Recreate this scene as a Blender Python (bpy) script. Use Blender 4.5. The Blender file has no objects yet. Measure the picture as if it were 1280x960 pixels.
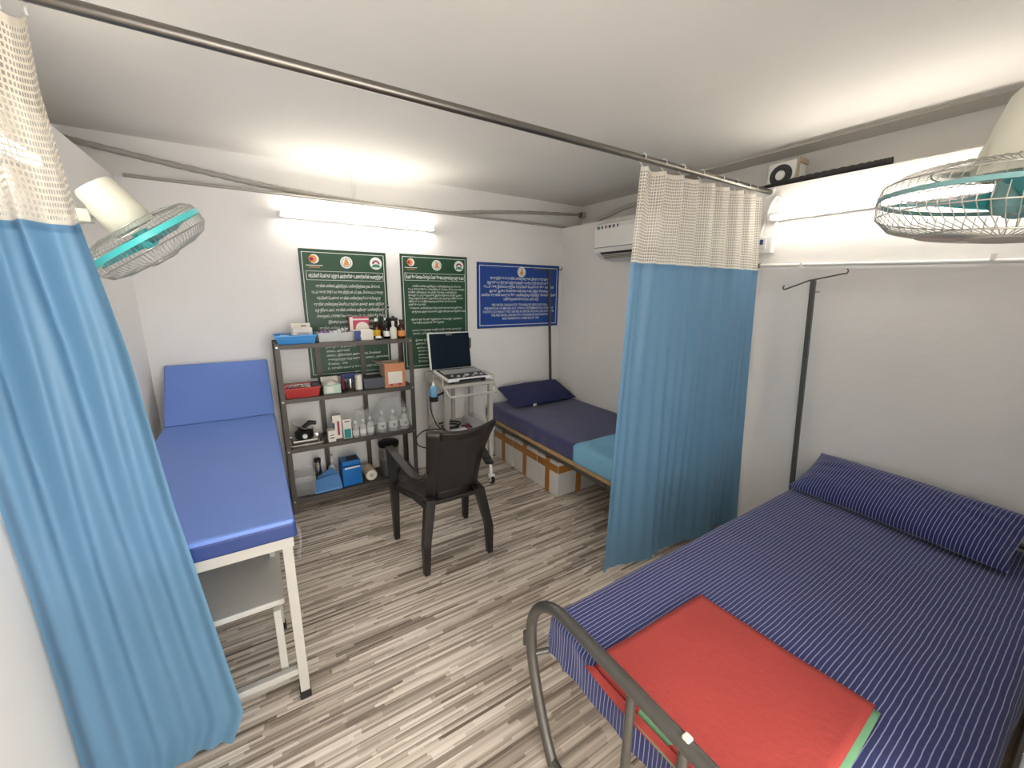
import bpy, bmesh, math, random
from mathutils import Vector, Matrix, Quaternion, noise
random.seed(7)
SC = bpy.context.scene
COL = SC.collection

# ------------------------------------------------------------------ camera
F_PX, YAW, PITCH, ROLL, CAM_H = 504.0, .56372, .22429, -.01082, 1.70
_f = Vector((math.sin(YAW)*math.cos(PITCH), math.cos(YAW)*math.cos(PITCH), -math.sin(PITCH)))
_r = Vector((math.cos(YAW), -math.sin(YAW), 0)); _d = _f.cross(_r)
CR = math.cos(ROLL)*_r + math.sin(ROLL)*_d
CD = -math.sin(ROLL)*_r + math.cos(ROLL)*_d
CF = _f
cam = bpy.data.objects.new('camera', bpy.data.cameras.new('camera'))
cam.data.sensor_fit = 'HORIZONTAL'; cam.data.sensor_width = 36
cam.data.lens = F_PX/1280*36; cam.data.clip_start = .02
cam.matrix_world = Matrix(((CR.x, -CD.x, -CF.x, 0), (CR.y, -CD.y, -CF.y, 0), (CR.z, -CD.z, -CF.z, CAM_H), (0, 0, 0, 1)))
COL.objects.link(cam); SC.camera = cam

# ------------------------------------------------------------------ world, exposure
w = bpy.data.worlds.new('daylight'); SC.world = w; w.use_nodes = True
w.node_tree.nodes['Background'].inputs[0].default_value = (1, .955, .90, 1)
w.node_tree.nodes['Background'].inputs[1].default_value = 2.3
SC.view_settings.view_transform = 'Standard'; SC.view_settings.look = 'None'
SC.view_settings.exposure = 1.60; SC.view_settings.gamma = 1.0
SC.view_settings.use_curve_mapping = False
TUBE_POWER = 12.5

def at(px, py, ax, v):
    d = CR*((px-640)/F_PX) + CD*((py-480)/F_PX) + CF
    c = Vector((0, 0, CAM_H)); t = (v-c[ax])/d[ax]
    return c+d*t

# ------------------------------------------------------------------ materials
def lin(c):
    def g(u):
        u /= 255.0
        return u/12.92 if u <= .04045 else ((u+.055)/1.055)**2.4
    return (g(c[0]), g(c[1]), g(c[2]), 1)

class NT:
    def __init__(s, name):
        s.m = bpy.data.materials.new(name); s.m.use_nodes = True
        s.t = s.m.node_tree; s.b = s.t.nodes['Principled BSDF']; s.out = s.t.nodes['Material Output']
    def n(s, typ, **k):
        x = s.t.nodes.new(typ)
        for a, v in k.items(): setattr(x, a, v)
        return x
    def l(s, a, b): s.t.links.new(a, b)
    def math(s, op, a, b=None, c=None):
        x = s.n('ShaderNodeMath', operation=op)
        for i, v in enumerate((a, b, c)):
            if v is None: continue
            if isinstance(v, (int, float)): x.inputs[i].default_value = v
            else: s.l(v, x.inputs[i])
        return x.outputs[0]
    def mix(s, f, a, b):
        x = s.n('ShaderNodeMix', data_type='RGBA')
        for i, v in ((0, f), (6, a), (7, b)):
            if isinstance(v, (int, float, tuple)): x.inputs[i].default_value = v
            else: s.l(v, x.inputs[i])
        return x.outputs[2]
    def coords(s, uv=False):
        t = s.n('ShaderNodeTexCoord'); return t.outputs['UV' if uv else 'Object']
    def noise(s, vec, scale, detail=4, rough=.55):
        x = s.n('ShaderNodeTexNoise'); x.inputs['Scale'].default_value = scale
        x.inputs['Detail'].default_value = detail; x.inputs['Roughness'].default_value = rough
        s.l(vec, x.inputs['Vector']); return x.outputs['Fac']
    def bump(s, h, strength, dist=.01):
        x = s.n('ShaderNodeBump'); x.inputs['Strength'].default_value = strength; x.inputs['Distance'].default_value = dist
        s.l(h, x.inputs['Height']); s.l(x.outputs[0], s.b.inputs['Normal'])

def mat(name, rgb, rough=.5, metal=0, var=.08, scale=14, bump=0, bscale=120, emit=0, translucent=0, spec=.5):
    q = NT(name); c = lin(rgb); v = q.coords()
    f = q.noise(v, scale)
    lo = tuple(x*(1-var) for x in c[:3])+(1,); hi = tuple(min(1, x*(1+var)) for x in c[:3])+(1,)
    colr = q.mix(f, lo, hi)
    q.l(colr, q.b.inputs['Base Color'])
    q.b.inputs['Roughness'].default_value = rough; q.b.inputs['Metallic'].default_value = metal
    q.b.inputs['Specular IOR Level'].default_value = spec
    if bump: q.bump(q.noise(v, bscale, 3), bump)
    if emit:
        q.b.inputs['Emission Color'].default_value = c; q.b.inputs['Emission Strength'].default_value = emit
    if translucent:
        tr = q.n('ShaderNodeBsdfTranslucent'); q.l(colr, tr.inputs[0])
        ms = q.n('ShaderNodeMixShader'); ms.inputs[0].default_value = translucent
        q.l(q.b.outputs[0], ms.inputs[1]); q.l(tr.outputs[0], ms.inputs[2]); q.l(ms.outputs[0], q.out.inputs[0])
    return q.m

def clear(name, rgb=(235, 238, 240), opacity=.25, rough=.15, bump=0):
    q = NT(name); q.b.inputs['Base Color'].default_value = lin(rgb); q.b.inputs['Roughness'].default_value = rough
    if bump: q.bump(q.noise(q.coords(), 60, 4), bump, .02)
    tp = q.n('ShaderNodeBsdfTransparent'); ms = q.n('ShaderNodeMixShader'); ms.inputs[0].default_value = opacity
    q.l(tp.outputs[0], ms.inputs[1]); q.l(q.b.outputs[0], ms.inputs[2]); q.l(ms.outputs[0], q.out.inputs[0])
    return q.m

def stripe_cloth(name, base, line, pitch, frac, rough=.85):
    q = NT(name); uv = q.coords(True); sp = q.n('ShaderNodeSeparateXYZ'); q.l(uv, sp.inputs[0])
    wob = q.math('MULTIPLY', q.noise(uv, 9, 2), .006)
    u = q.math('ADD', sp.outputs[0], wob)
    fr = q.math('FRACT', q.math('DIVIDE', u, pitch))
    on = q.math('LESS_THAN', fr, frac)
    thread = q.noise(uv, 260, 2)
    b = q.mix(thread, tuple(x*.78 for x in lin(base)[:3])+(1,), tuple(x*1.22 for x in lin(base)[:3])+(1,))
    q.l(q.mix(on, b, lin(line)), q.b.inputs['Base Color'])
    q.b.inputs['Roughness'].default_value = rough; q.b.inputs['Specular IOR Level'].default_value = .25
    q.b.inputs['Sheen Weight'].default_value = .25
    q.bump(q.noise(uv, 30, 4), .25, .01)
    return q.m

def mesh_net(name, rgb, pitch):
    q = NT(name); uv = q.coords(True); sp = q.n('ShaderNodeSeparateXYZ'); q.l(uv, sp.inputs[0])
    def gap(o):
        fr = q.math('FRACT', q.math('DIVIDE', o, pitch))
        return q.math('MULTIPLY', q.math('GREATER_THAN', fr, .2), q.math('LESS_THAN', fr, .8))
    hole = q.math('MULTIPLY', gap(sp.outputs[0]), gap(sp.outputs[1]))
    hem = q.math('MULTIPLY', q.math('GREATER_THAN', sp.outputs[1], .015), q.math('LESS_THAN', sp.outputs[1], .445))
    hole = q.math('MULTIPLY', q.math('MULTIPLY', hole, hem), .68)
    q.b.inputs['Base Color'].default_value = lin(rgb); q.b.inputs['Roughness'].default_value = .8
    tr = q.n('ShaderNodeBsdfTranslucent'); tr.inputs[0].default_value = lin(rgb)
    m1 = q.n('ShaderNodeMixShader'); m1.inputs[0].default_value = .35
    q.l(q.b.outputs[0], m1.inputs[1]); q.l(tr.outputs[0], m1.inputs[2])
    tp = q.n('ShaderNodeBsdfTransparent'); m2 = q.n('ShaderNodeMixShader')
    q.l(hole, m2.inputs[0]); q.l(m1.outputs[0], m2.inputs[1]); q.l(tp.outputs[0], m2.inputs[2]); q.l(m2.outputs[0], q.out.inputs[0])
    return q.m

def plaster(name, rgb, bump=.16):
    q = NT(name); v = q.coords(); c = lin(rgb)
    n1 = q.noise(v, 1.7, 5); n2 = q.noise(v, 14, 6, .6)
    colr = q.mix(n1, tuple(x*.94 for x in c[:3])+(1,), tuple(min(1, x*1.04) for x in c[:3])+(1,))
    q.l(colr, q.b.inputs['Base Color']); q.b.inputs['Roughness'].default_value = .75
    mp = q.n('ShaderNodeMapping'); mp.inputs['Scale'].default_value = (1, 1, 1.9); q.l(v, mp.inputs[0])
    n3 = q.noise(mp.outputs[0], 5, 6, .62)
    q.bump(q.math('ADD', q.math('MULTIPLY', n3, 1.0), q.math('MULTIPLY', n2, .35)), bump, .02)
    return q.m

def floor_mat():
    q = NT('printed vinyl floor'); v = q.coords(); sp = q.n('ShaderNodeSeparateXYZ'); q.l(v, sp.inputs[0])
    X, Y = sp.outputs[0], sp.outputs[1]
    def layer(wd, ln, seed):
        row = q.math('FLOOR', q.math('DIVIDE', Y, wd))
        wn = q.n('ShaderNodeTexWhiteNoise', noise_dimensions='2D'); cb = q.n('ShaderNodeCombineXYZ')
        q.l(row, cb.inputs[0]); cb.inputs[1].default_value = seed; q.l(cb.outputs[0], wn.inputs['Vector'])
        cell = q.math('FLOOR', q.math('ADD', q.math('DIVIDE', X, ln), q.math('MULTIPLY', wn.outputs[0], 17)))
        w2 = q.n('ShaderNodeTexWhiteNoise', noise_dimensions='3D'); c2 = q.n('ShaderNodeCombineXYZ')
        q.l(row, c2.inputs[0]); q.l(cell, c2.inputs[1]); c2.inputs[2].default_value = seed; q.l(c2.outputs[0], w2.inputs['Vector'])
        return w2.outputs[0]
    a = layer(.013, .34, 1.3); b = layer(.026, .45, 4.1); d = layer(.0065, .55, 8.7)
    t = q.math('ADD', q.math('ADD', q.math('MULTIPLY', a, .45), q.math('MULTIPLY', b, .3)), q.math('MULTIPLY', d, .25))
    ramp = q.n('ShaderNodeValToRGB'); q.l(t, ramp.inputs[0]); e = ramp.color_ramp.elements
    e[0].position = .14; e[0].color = lin((104, 92, 81)); e[1].position = .76; e[1].color = lin((244, 234, 222))
    k = e.new(.36); k.color = lin((166, 153, 139)); k = e.new(.55); k.color = lin((210, 198, 184))
    mp = q.n('ShaderNodeMapping'); mp.inputs['Scale'].default_value = (6, 160, 1); q.l(v, mp.inputs[0])
    gr = q.noise(mp.outputs[0], 1, 3)
    q.l(q.mix(q.math('MULTIPLY', gr, .3), ramp.outputs[0], lin((140, 128, 116))), q.b.inputs['Base Color'])
    q.b.inputs['Roughness'].default_value = .42; q.b.inputs['Specular IOR Level'].default_value = .4
    q.bump(gr, .08, .003)
    return q.m

M = {}
M['wall'] = plaster('white plaster', (238, 236, 233))
M['ceil'] = plaster('ceiling plaster', (234, 231, 225), .04)
M['shade_strip'] = plaster('shade-grey plaster', (205, 202, 195), .1)  # greyer than the ceiling, with the shade above the right ledge painted in
M['floor'] = floor_mat()
M['steel'] = mat('brushed steel', (190, 186, 178), .32, .85, .1, 30)
M['rod'] = mat('steel rod', (128, 124, 118), .36, 1, .1, 30)
M['darksteel'] = mat('dark steel', (70, 68, 66), .35, 1, .1, 30)
M['chrome'] = mat('polished steel', (200, 198, 195), .12, 1, .05, 30)
M['rack'] = mat('grey rack metal', (88, 82, 77), .5, .35, .12, 9)
M['bedtube'] = mat('grey bed tube', (98, 96, 92), .38, .6, .12, 40)
M['wood'] = mat('plywood edge', (186, 152, 104), .7, 0, .2, 18)
M['white'] = mat('white plastic', (232, 232, 230), .4, 0, .03)
M['cream'] = mat('cream plastic', (226, 224, 208), .4, 0, .05)
M['whitemetal'] = mat('white painted metal', (182, 179, 172), .4, 0, .05)
M['offwhite'] = mat('greyish white laminate', (190, 187, 180), .5, 0, .06)
M['greyplastic'] = mat('grey conduit', (172, 168, 160), .6, 0, .15, 20)
M['black'] = mat('black plastic', (26, 26, 28), .5, 0, .1)
M['rubber'] = mat('black rubber', (20, 20, 22), .75, 0, .1)
M['brown'] = mat('dark brown plastic', (28, 24, 22), .42, 0, .12, 40)
M['vinyl'] = mat('blue vinyl', (104, 136, 210), .42, 0, .05, 6, .05, 40)
M['vinyldark'] = mat('navy vinyl edge', (34, 58, 118), .45, 0, .05, 6)
M['curtain'] = mat('blue curtain cloth', (124, 170, 205), .38, 0, .04, 5, .06, 30, translucent=.5)
M['net'] = mesh_net('white curtain net', (232, 226, 214), .0155)
M['sheet'] = stripe_cloth('navy pinstripe sheet', (42, 50, 102), (152, 156, 190), .0142, .17)
M['sheet2'] = stripe_cloth('navy fine stripe sheet', (48, 50, 92), (84, 86, 126), .0125, .2)
M['navy'] = mat('navy pillow cloth', (34, 39, 80), .85, 0, .15, 50, .3, 60)
M['red'] = mat('red cotton', (168, 64, 59), .85, 0, .06, 8, .25, 50)
M['green'] = mat('green cotton', (110, 160, 120), .85, 0, .08, 20, .2, 50)
M['ltblue'] = mat('light blue cloth', (122, 178, 208), .75, 0, .05, 10, .2, 40)
M['bgreen'] = mat('green printed board', (30, 72, 46), .45, 0, .06, 6)
M['bblue'] = mat('blue printed board', (22, 68, 150), .4, 0, .06, 6)
M['print'] = mat('white print', (232, 236, 232), .6, 0, .02)
M['bedge'] = mat('dark board edge', (24, 44, 40), .5)
M['orange'] = mat('orange print', (226, 146, 84), .6)
M['maroon'] = mat('maroon print', (150, 52, 84), .6)
M['tealprint'] = mat('teal print', (70, 140, 120), .6)
M['fanblue'] = mat('turquoise plastic', (88, 214, 214), .3, 0, .04)
M['fanteal'] = mat('grey teal plastic', (120, 164, 164), .35, 0, .05)
M['teal'] = mat('teal blade plastic', (84, 190, 196), .3, 0, .04, translucent=.25)
M['wire'] = mat('chrome wire', (196, 192, 184), .3, .7, .05)
M['foam'] = mat('white polystyrene', (204, 202, 198), .8, 0, .04, 60, .2, 150)
M['tape'] = mat('brown packing tape', (164, 110, 52), .3, 0, .08, 20)
M['screen'] = mat('dark display glass', (18, 22, 32), .12, 0, .05)
M['keydark'] = mat('dark key deck', (38, 38, 42), .4)
M['keys'] = mat('grey keys', (170, 170, 172), .4)
M['gel'] = mat('pale blue gel', (120, 178, 220), .25, 0, .05)
M['tray_blue'] = mat('bright blue tray', (62, 150, 222), .35, 0, .05)
M['tray_red'] = mat('red tray', (190, 56, 56), .35, 0, .05)
M['pink'] = mat('magenta carton', (196, 60, 98), .5)
M['paper'] = mat('white carton', (232, 226, 216), .65, 0, .04)
M['mint'] = mat('pale green carton', (190, 214, 196), .65)
M['cardin'] = mat('bare cardboard', (196, 178, 156), .8, 0, .06, 30)
M['cardorange'] = mat('orange carton print', (206, 140, 100), .6)
M['navyprint'] = mat('navy print', (44, 66, 128), .5)
M['tealbox'] = mat('teal carton', (30, 132, 130), .5)
M['bluebox'] = mat('blue carton', (14, 108, 186), .45, 0, .06)
M['bluepaper'] = mat('blue wrapped sheet', (86, 140, 200), .55, 0, .06, 14, .3, 30)
M['amber'] = mat('brown glass', (62, 28, 16), .12, 0, .1)
M['dkglass'] = mat('dark glass', (26, 24, 26), .12, 0, .1)
M['yellow'] = mat('yellow label', (232, 190, 30), .5)
M['lilac'] = mat('lilac cap', (150, 120, 170), .4)
M['greybox'] = mat('dark grey box', (78, 82, 90), .6)
M['clear'] = clear('clear plastic', opacity=.3)
M['bag'] = clear('crinkled clear bag', opacity=.24, rough=.2, bump=.9)
M['bottleclear'] = clear('milky clear bottle', (226, 228, 226), .55, .2)
M['tube'] = mat('lit fluorescent tube', (255, 247, 235), .5, 0, 0, emit=TUBE_POWER*1.05)
M['tube_dim'] = mat('older fluorescent tube', (255, 247, 235), .5, 0, 0, emit=TUBE_POWER*.8)
M['tube_short'] = mat('short fluorescent tube', (255, 247, 235), .5, 0, 0, emit=TUBE_POWER*.7)

# ------------------------------------------------------------------ mesh builder
class B:
    def __init__(s): s.v = []; s.f = []; s.uv = None
    def add(s, vs, fs):
        o = len(s.v); s.v += [Vector(p) for p in vs]; s.f += [[i+o for i in f] for f in fs]; return s
    def box(s, lo, hi):
        x0, y0, z0 = lo; x1, y1, z1 = hi
        return s.add([(x0,y0,z0),(x1,y0,z0),(x1,y1,z0),(x0,y1,z0),(x0,y0,z1),(x1,y0,z1),(x1,y1,z1),(x0,y1,z1)],
                     [(0,3,2,1),(4,5,6,7),(0,1,5,4),(1,2,6,5),(2,3,7,6),(3,0,4,7)])
    def loft(s, rings, close=False):
        n = len(rings[0]); vs = [p for r in rings for p in r]; fs = []
        for i in range(len(rings)-1):
            for j in range(n): fs.append((i*n+j, i*n+(j+1) % n, (i+1)*n+(j+1) % n, (i+1)*n+j))
        fs.append(tuple(range(n))[::-1]); fs.append(tuple((len(rings)-1)*n+j for j in range(n)))
        return s.add(vs, fs)
    def tube(s, path, r, n=10, cap=True):
        P = [Vector(p) for p in path]; R = r if isinstance(r, (list, tuple)) else [r]*len(P)
        rings = []; up = None
        for i, p in enumerate(P):
            t = (P[min(i+1, len(P)-1)]-P[max(i-1, 0)]).normalized()
            if up is None:
                a = Vector((0, 0, 1)) if abs(t.z) < .9 else Vector((1, 0, 0))
                up = (a-t*a.dot(t)).normalized()
            else: up = (up-t*up.dot(t)).normalized()
            sd = t.cross(up)
            rings.append([p+(up*math.cos(2*math.pi*k/n)+sd*math.sin(2*math.pi*k/n))*R[i] for k in range(n)])
        return s.loft(rings)
    def bar(s, a, b, wx, wy, upv=(0, 0, 1)):
        a = Vector(a); b = Vector(b); t = (b-a).normalized(); u = Vector(upv)
        if abs(u.dot(t)) > .95: u = Vector((1, 0, 0))
        u = (u-t*u.dot(t)).normalized(); sd = t.cross(u)
        rg = lambda p: [p+sd*wx/2+u*wy/2, p-sd*wx/2+u*wy/2, p-sd*wx/2-u*wy/2, p+sd*wx/2-u*wy/2]
        return s.loft([rg(a), rg(b)])
    def lathe(s, prof, n=20, o=(0, 0, 0), mtx=None):
        o = Vector(o); rings = []
        for r, z in prof:
            rg = [Vector((r*math.cos(2*math.pi*k/n), r*math.sin(2*math.pi*k/n), z)) for k in range(n)]
            rings.append([(mtx @ p if mtx else p)+o for p in rg])
        return s.loft(rings)
    def grid(s, fn, nu, nv, uvfn=None):
        o = len(s.v)
        for i in range(nu+1):
            for j in range(nv+1): s.v.append(Vector(fn(i/nu, j/nv)))
        for i in range(nu):
            for j in range(nv):
                a = o+i*(nv+1)+j; s.f.append([a, a+nv+1, a+nv+2, a+1])
        if uvfn:
            s.uv = [uvfn(i/nu, j/nv) for i in range(nu+1) for j in range(nv+1)]
        return s
    def build(s, name, m, parent=None, loc=None, smooth=False, bevel=0, solid=0, sub=0, local=False):
        off = Vector((0, 0, 0))
        if not local:
            p = parent
            while p is not None: off += p.location; p = p.parent
            if parent is None and loc is not None: off = Vector(loc)
        me = bpy.data.meshes.new(name)
        me.from_pydata([tuple(v-off) for v in s.v], [], s.f)
        bm = bmesh.new(); bm.from_mesh(me); bmesh.ops.recalc_face_normals(bm, faces=bm.faces)
        if s.uv is not None:
            ul = bm.loops.layers.uv.new('UVMap')
            for f in bm.faces:
                for lp in f.loops: lp[ul].uv = s.uv[lp.vert.index]
        if smooth:
            for f in bm.faces: f.smooth = True
            for e in bm.edges:
                if len(e.link_faces) == 2 and e.calc_face_angle(0) > .7: e.smooth = False
        bm.to_mesh(me); bm.free()
        me.materials.append(M[m] if isinstance(m, str) else m)
        o = bpy.data.objects.new(name, me); COL.objects.link(o)
        if parent is not None: o.parent = parent
        elif loc is not None: o.location = loc
        if bevel:
            md = o.modifiers.new('bevel', 'BEVEL'); md.width = bevel; md.segments = 2; md.limit_method = 'ANGLE'
        if solid:
            md = o.modifiers.new('solid', 'SOLIDIFY'); md.thickness = solid; md.offset = 0
        if sub:
            md = o.modifiers.new('sub', 'SUBSURF'); md.levels = sub; md.render_levels = sub
        return o

def tag(o, label, cat, group=None):
    o['label'] = label; o['category'] = cat
    if group: o['group'] = group
    return o
def thing(name, label, cat, loc, group=None, rot=None):
    o = bpy.data.objects.new(name, None); o.empty_display_size = .05; COL.objects.link(o); o.location = loc
    if rot: o.rotation_euler = rot
    return tag(o, label, cat, group)
def struct(o): o['kind'] = 'structure'; return o
def arc(c, r, a0, a1, ax1, ax2, n=8):
    c = Vector(c); ax1 = Vector(ax1); ax2 = Vector(ax2)
    return [c+ax1*(r*math.cos(a0+(a1-a0)*i/n))+ax2*(r*math.sin(a0+(a1-a0)*i/n)) for i in range(n+1)]
def smoothpath(pts, n=8):
    P = [Vector(p) for p in pts]; P = [P[0]*2-P[1]]+P+[P[-1]*2-P[-2]]; out = []
    for i in range(1, len(P)-2):
        for k in range(n):
            t = k/n; a, b, c, d = P[i-1], P[i], P[i+1], P[i+2]
            out.append(.5*((2*b)+(c-a)*t+(2*a-5*b+4*c-d)*t*t+(3*b-a-3*c+d)*t**3))
    out.append(P[-2]); return out

# ================================================================== the room
XL, XR, YB, YF = -.645, 2.90, 3.60, -.03
LEDGE, CEIL = 2.372, 2.64
XRU, XLU, YBU = 3.25, -1.0, 3.70
struct(B().box((-1.1, -1.6, -.06), (3.35, 3.8, 0)).build('floor', 'floor'))
struct(B().box((-1.1, -1.6, CEIL), (3.35, 3.8, CEIL+.08)).build('ceiling', 'ceil'))
struct(B().box((-1.1, YB, 0), (3.35, 3.8, LEDGE)).box((-1.1, YBU, LEDGE), (3.35, 3.8, CEIL)).build('wall_back', 'wall'))
struct(B().box((XR, YF, 0), (3.35, YB, LEDGE)).box((XRU, YF, LEDGE), (3.35, YBU, CEIL)).build('wall_right', 'wall'))
struct(B().box((-1.1, -1.6, 0), (XL, YB, LEDGE)).box((-1.1, -1.6, LEDGE), (XLU, YBU, CEIL)).build('wall_left', 'wall'))
struct(B().box((1.15, YF-.12, 0), (3.35, YF, CEIL)).box((-.28, YF-.12, 2.2), (1.15, YF, CEIL)).box((XLU, YF-.12, 0), (-.28, YF, CEIL)).build('wall_front', 'wall'))  # unseen left piece added to keep doorway light off the left curtain
struct(B().box((3.06, YF, CEIL-.012), (XRU, 2.3, CEIL)).build('shade_strip_1', 'shade_strip'))  # ceiling edge strip: shade cast by the ledge put in as grey colour

# ================================================================== tube lights
def tube_light(a, b, out, label, lamp='tube'):
    a = Vector(a); b = Vector(b); out = Vector(out)
    t = thing('tube_light', label, 'light', (a+b)/2, 'fluorescent tube lights on the walls')
    d = (b-a).normalized()
    B().bar(a+out*.006, b+out*.006, .034, .044, out).build('batten', 'white', t, bevel=.003)
    B().tube([a+out*.056+d*.02, b+out*.056-d*.02], .0135, 12).build('lamp_tube', lamp, t, smooth=True)
    for p, s in ((a, 1), (b, -1)):
        B().bar(p+out*.03, p+out*.03+d*s*.022, .034, .078, out).build('end_cap', 'white', t, bevel=.003)
    return t
tube_light((.22, YB-.016, 2.236), (1.42, YB-.016, 2.230), (0, -1, 0), 'lit fluorescent tube above the two green notice boards')
tube_light((XR-.016, 1.45, 2.176), (XR-.016, .25, 2.182), (-1, 0, 0), 'lit fluorescent tube on the wall above the striped bed', 'tube_dim')
tube_light((XL+.016, 1.60, 2.12), (XL+.016, 2.16, 2.12), (1, 0, 0), 'lit fluorescent tube glowing behind the gathered blue curtain beside the wall fan', 'tube_short')

# ================================================================== curtain rod and curtains
RY, RZ = 1.49, 2.338
t = thing('curtain_rod', 'long round steel curtain rod spanning the room below the ceiling', 'rod', (1.1, RY, RZ))
B().tube([(XL, RY, RZ), (XR, RY, RZ+.004)], .0155, 16).build('pole', 'rod', t, smooth=True)
B().bar((XR, RY, RZ), (XR-.012, RY, RZ), .05, .05).build('wall_flange', 'white', t, bevel=.004)
B().bar((XL, RY, RZ), (XL+.012, RY, RZ), .05, .05).build('wall_flange', 'white', t, bevel=.004)

def interp(tab, z):
    for (z0, x0), (z1, x1) in zip(tab, tab[1:]):
        if z >= z1: return x0+(x1-x0)*(z0-z)/(z0-z1)
    return tab[-1][1]
def curtain(name, label, left, right, ycen, nf, amp, zb, hooks, fold_seed, spread=1.0, width=2.0):
    """left/right: tables (z, x) from the top; ycen(u, z) centre line; nf folds"""
    ZT, ZH = 2.315, 1.848
    t = thing(name, label, 'curtain', (hooks[0], RY, zb), None)
    rnd = random.Random(fold_seed); ph = [rnd.uniform(0, 6.28) for _ in range(6)]
    def pos(u, z):
        k = (ZT-z)/(ZT-zb)
        xl, xr = interp(left, z), interp(right, z)
        N = lambda a, b_, c_: noise.noise(Vector((a, b_, fold_seed*1.37+c_)))
        uu = u+.02*N(u*4, k*.8, 1)*min(1, k*3)*4*u*(1-u)
        x = xl+(xr-xl)*uu
        top = max(0, 1-k*1.6)
        y = ycen(u, z)+amp*top*math.sin(2*math.pi*nf*u+ph[1]+.6*math.sin(5*u+ph[2]))
        q_ = N(u*nf*.62+.25*k, k*.7, 4)
        y += amp*(.5+1.5*k)*(1.6*q_)+amp*.7*N(u*nf*1.7, k*1.2, 9)*(.6+.4*k)+amp*.28*math.sin(2*math.pi*nf*1.9*u+ph[3]+2.0*q_)*(1-.3*k)
        sag = .012*abs(math.sin(math.pi*nf*u+ph[1]/2))*(1-min(1, k*6)) if k < .16 else 0
        return Vector((x, y, z-sag))
    NU = int(nf*26)
    B().grid(lambda u, v: pos(u, ZT+(ZH-ZT)*v), NU, 24, lambda u, v: (u*width, (1-v)*(ZT-ZH))).build('net_header', 'net', t, smooth=True)
    B().grid(lambda u, v: pos(u, ZH+(zb-ZH)*v), NU, 60, lambda u, v: (u*width, v)).build('cloth_panel', 'curtain', t, smooth=True)
    B().grid(lambda u, v: pos(u, ZH+.008-.02*v)+Vector((0, -.002, 0)), NU, 1).build('header_seam', 'curtain', t, smooth=True)
    for hx in hooks:
        pts = arc((hx, RY, RZ+.004), .021, math.radians(200), math.radians(-60), (0, 1, 0), (0, 0, 1), 12)
        pts += [Vector((hx, RY-.004, RZ-.03)), Vector((hx, RY, RZ-.042))]
        B().tube(pts, .0026, 6).build('hook', 'white', t, smooth=True)
    return t
hookR = [at(px, py, 1, RY).x for px, py in ((803, 203), (829, 210), (852, 215), (876, 221), (901, 226), (919, 230), (934, 234), (943, 236))]
curtain('hospital_curtain', 'light blue curtain with white net top drawn against the wall between two beds',
        [(2.315, 1.675), (1.85, 1.655), (.0, 1.615)], [(2.315, 2.80), (1.85, 2.835), (0, 2.86)],
        lambda u, z: RY+.005-.10*u*(2.3-z)/2.3, 8, .019, .045, hookR, 11, width=2.0)
hookL = [-.36, -.40, -.45, -.50, -.56, -.61]
curtain('hospital_curtain', 'blue curtain with net top bunched at the wall beside the exam couch',
        [(2.315, -.625), (1.85, -.63), (0, -.63)],
        [(2.315, -.352), (2.14, -.357), (1.85, -.343), (1.53, -.308), (1.03, -.282), (.5, -.235), (.14, -.200), (.03, -.245)],
        lambda u, z: RY+.008, 3.0, .048, .03, hookL, 5, width=.9)

# ================================================================== wall services
def conduit(name, label, path, r, m, cat='pipe', n=10, loc=None, smooth=True):
    o = B().tube(path, r, n).build(name, m, None, loc or path[len(path)//2], smooth=smooth)
    return tag(o, label, cat)
def corrugated(path, r, m, name, label):
    P = smoothpath(path, 16); R = [r*(1+.10*math.sin(i*1.9)) for i in range(len(P))]
    o = B().tube(P, R, 10).build(name, m, None, P[len(P)//2], smooth=True)
    return tag(o, label, 'conduit')
Yc = 3.65
corrugated([(-.96, Yc, 2.585), (-.74, Yc, 2.545), (-.2, Yc, 2.475), (.16, Yc, 2.435), (.55, Yc, 2.41), (.77, Yc, 2.402), (.95, Yc, 2.392)],
           .018, 'greyplastic', 'flexible_conduit', 'grey flexible conduit sagging down to the ledge beside the vertical tube light conduit')
corrugated([(1.0, Yc+.02, 2.392), (1.3, Yc+.02, 2.40), (1.6, Yc+.02, 2.402), (1.9, Yc+.02, 2.44), (2.4, Yc+.02, 2.49), (3.2, Yc+.02, 2.548)],
           .016, 'greyplastic', 'flexible_conduit', 'grey flexible conduit on the ledge rising into the ceiling corner junction box')
conduit('cable_pipe', 'thin grey straight pipe lying along the back wall ledge', [(-.6, 3.615, 2.385), (3.2, 3.615, 2.385)], .011, 'greyplastic')
t = thing('junction_box', 'small grey junction box in the ceiling corner', 'junction box', (3.22, 3.66, 2.54))
B().box((3.195, 3.63, 2.515), (3.25, 3.70, 2.575)).build('box', 'greyplastic', t, bevel=.004)
B().box((3.19, 3.64, 2.525), (3.196, 3.67, 2.565)).build('opening', 'black', t)
t = thing('vertical_conduit', 'white conduit dropping from the ceiling to the tube light over the green boards', 'conduit', (.82, YB, 2.25))
B().tube([(.79, YBU-.012, CEIL), (.79, YBU-.012, LEDGE)], .011, 8).build('upper_pipe', 'white', t, smooth=True)
B().tube([(.85, YB-.011, LEDGE), (.85, YB-.011, 2.25)], .011, 8).build('lower_pipe', 'white', t, smooth=True)
t = thing('wall_pipe', 'white horizontal pipe clipped along the wall behind the drip stand', 'pipe', (XR, .9, 1.87))
B().tube([(XR-.016, 1.53, 1.889), (XR-.016, 0, 1.85)], .011, 10).build('pipe', 'white', t, smooth=True)
for y in (1.24, .46): B().box((XR-.032, y-.008, 1.862), (XR, y+.008, 1.897)).build('clip', 'white', t, bevel=.002)
B().tube([(XR-.016, 1.50, 1.888), (XR-.016, 1.485, 1.888)], .014, 10).build('dark_coupling', 'black', t)
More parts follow.
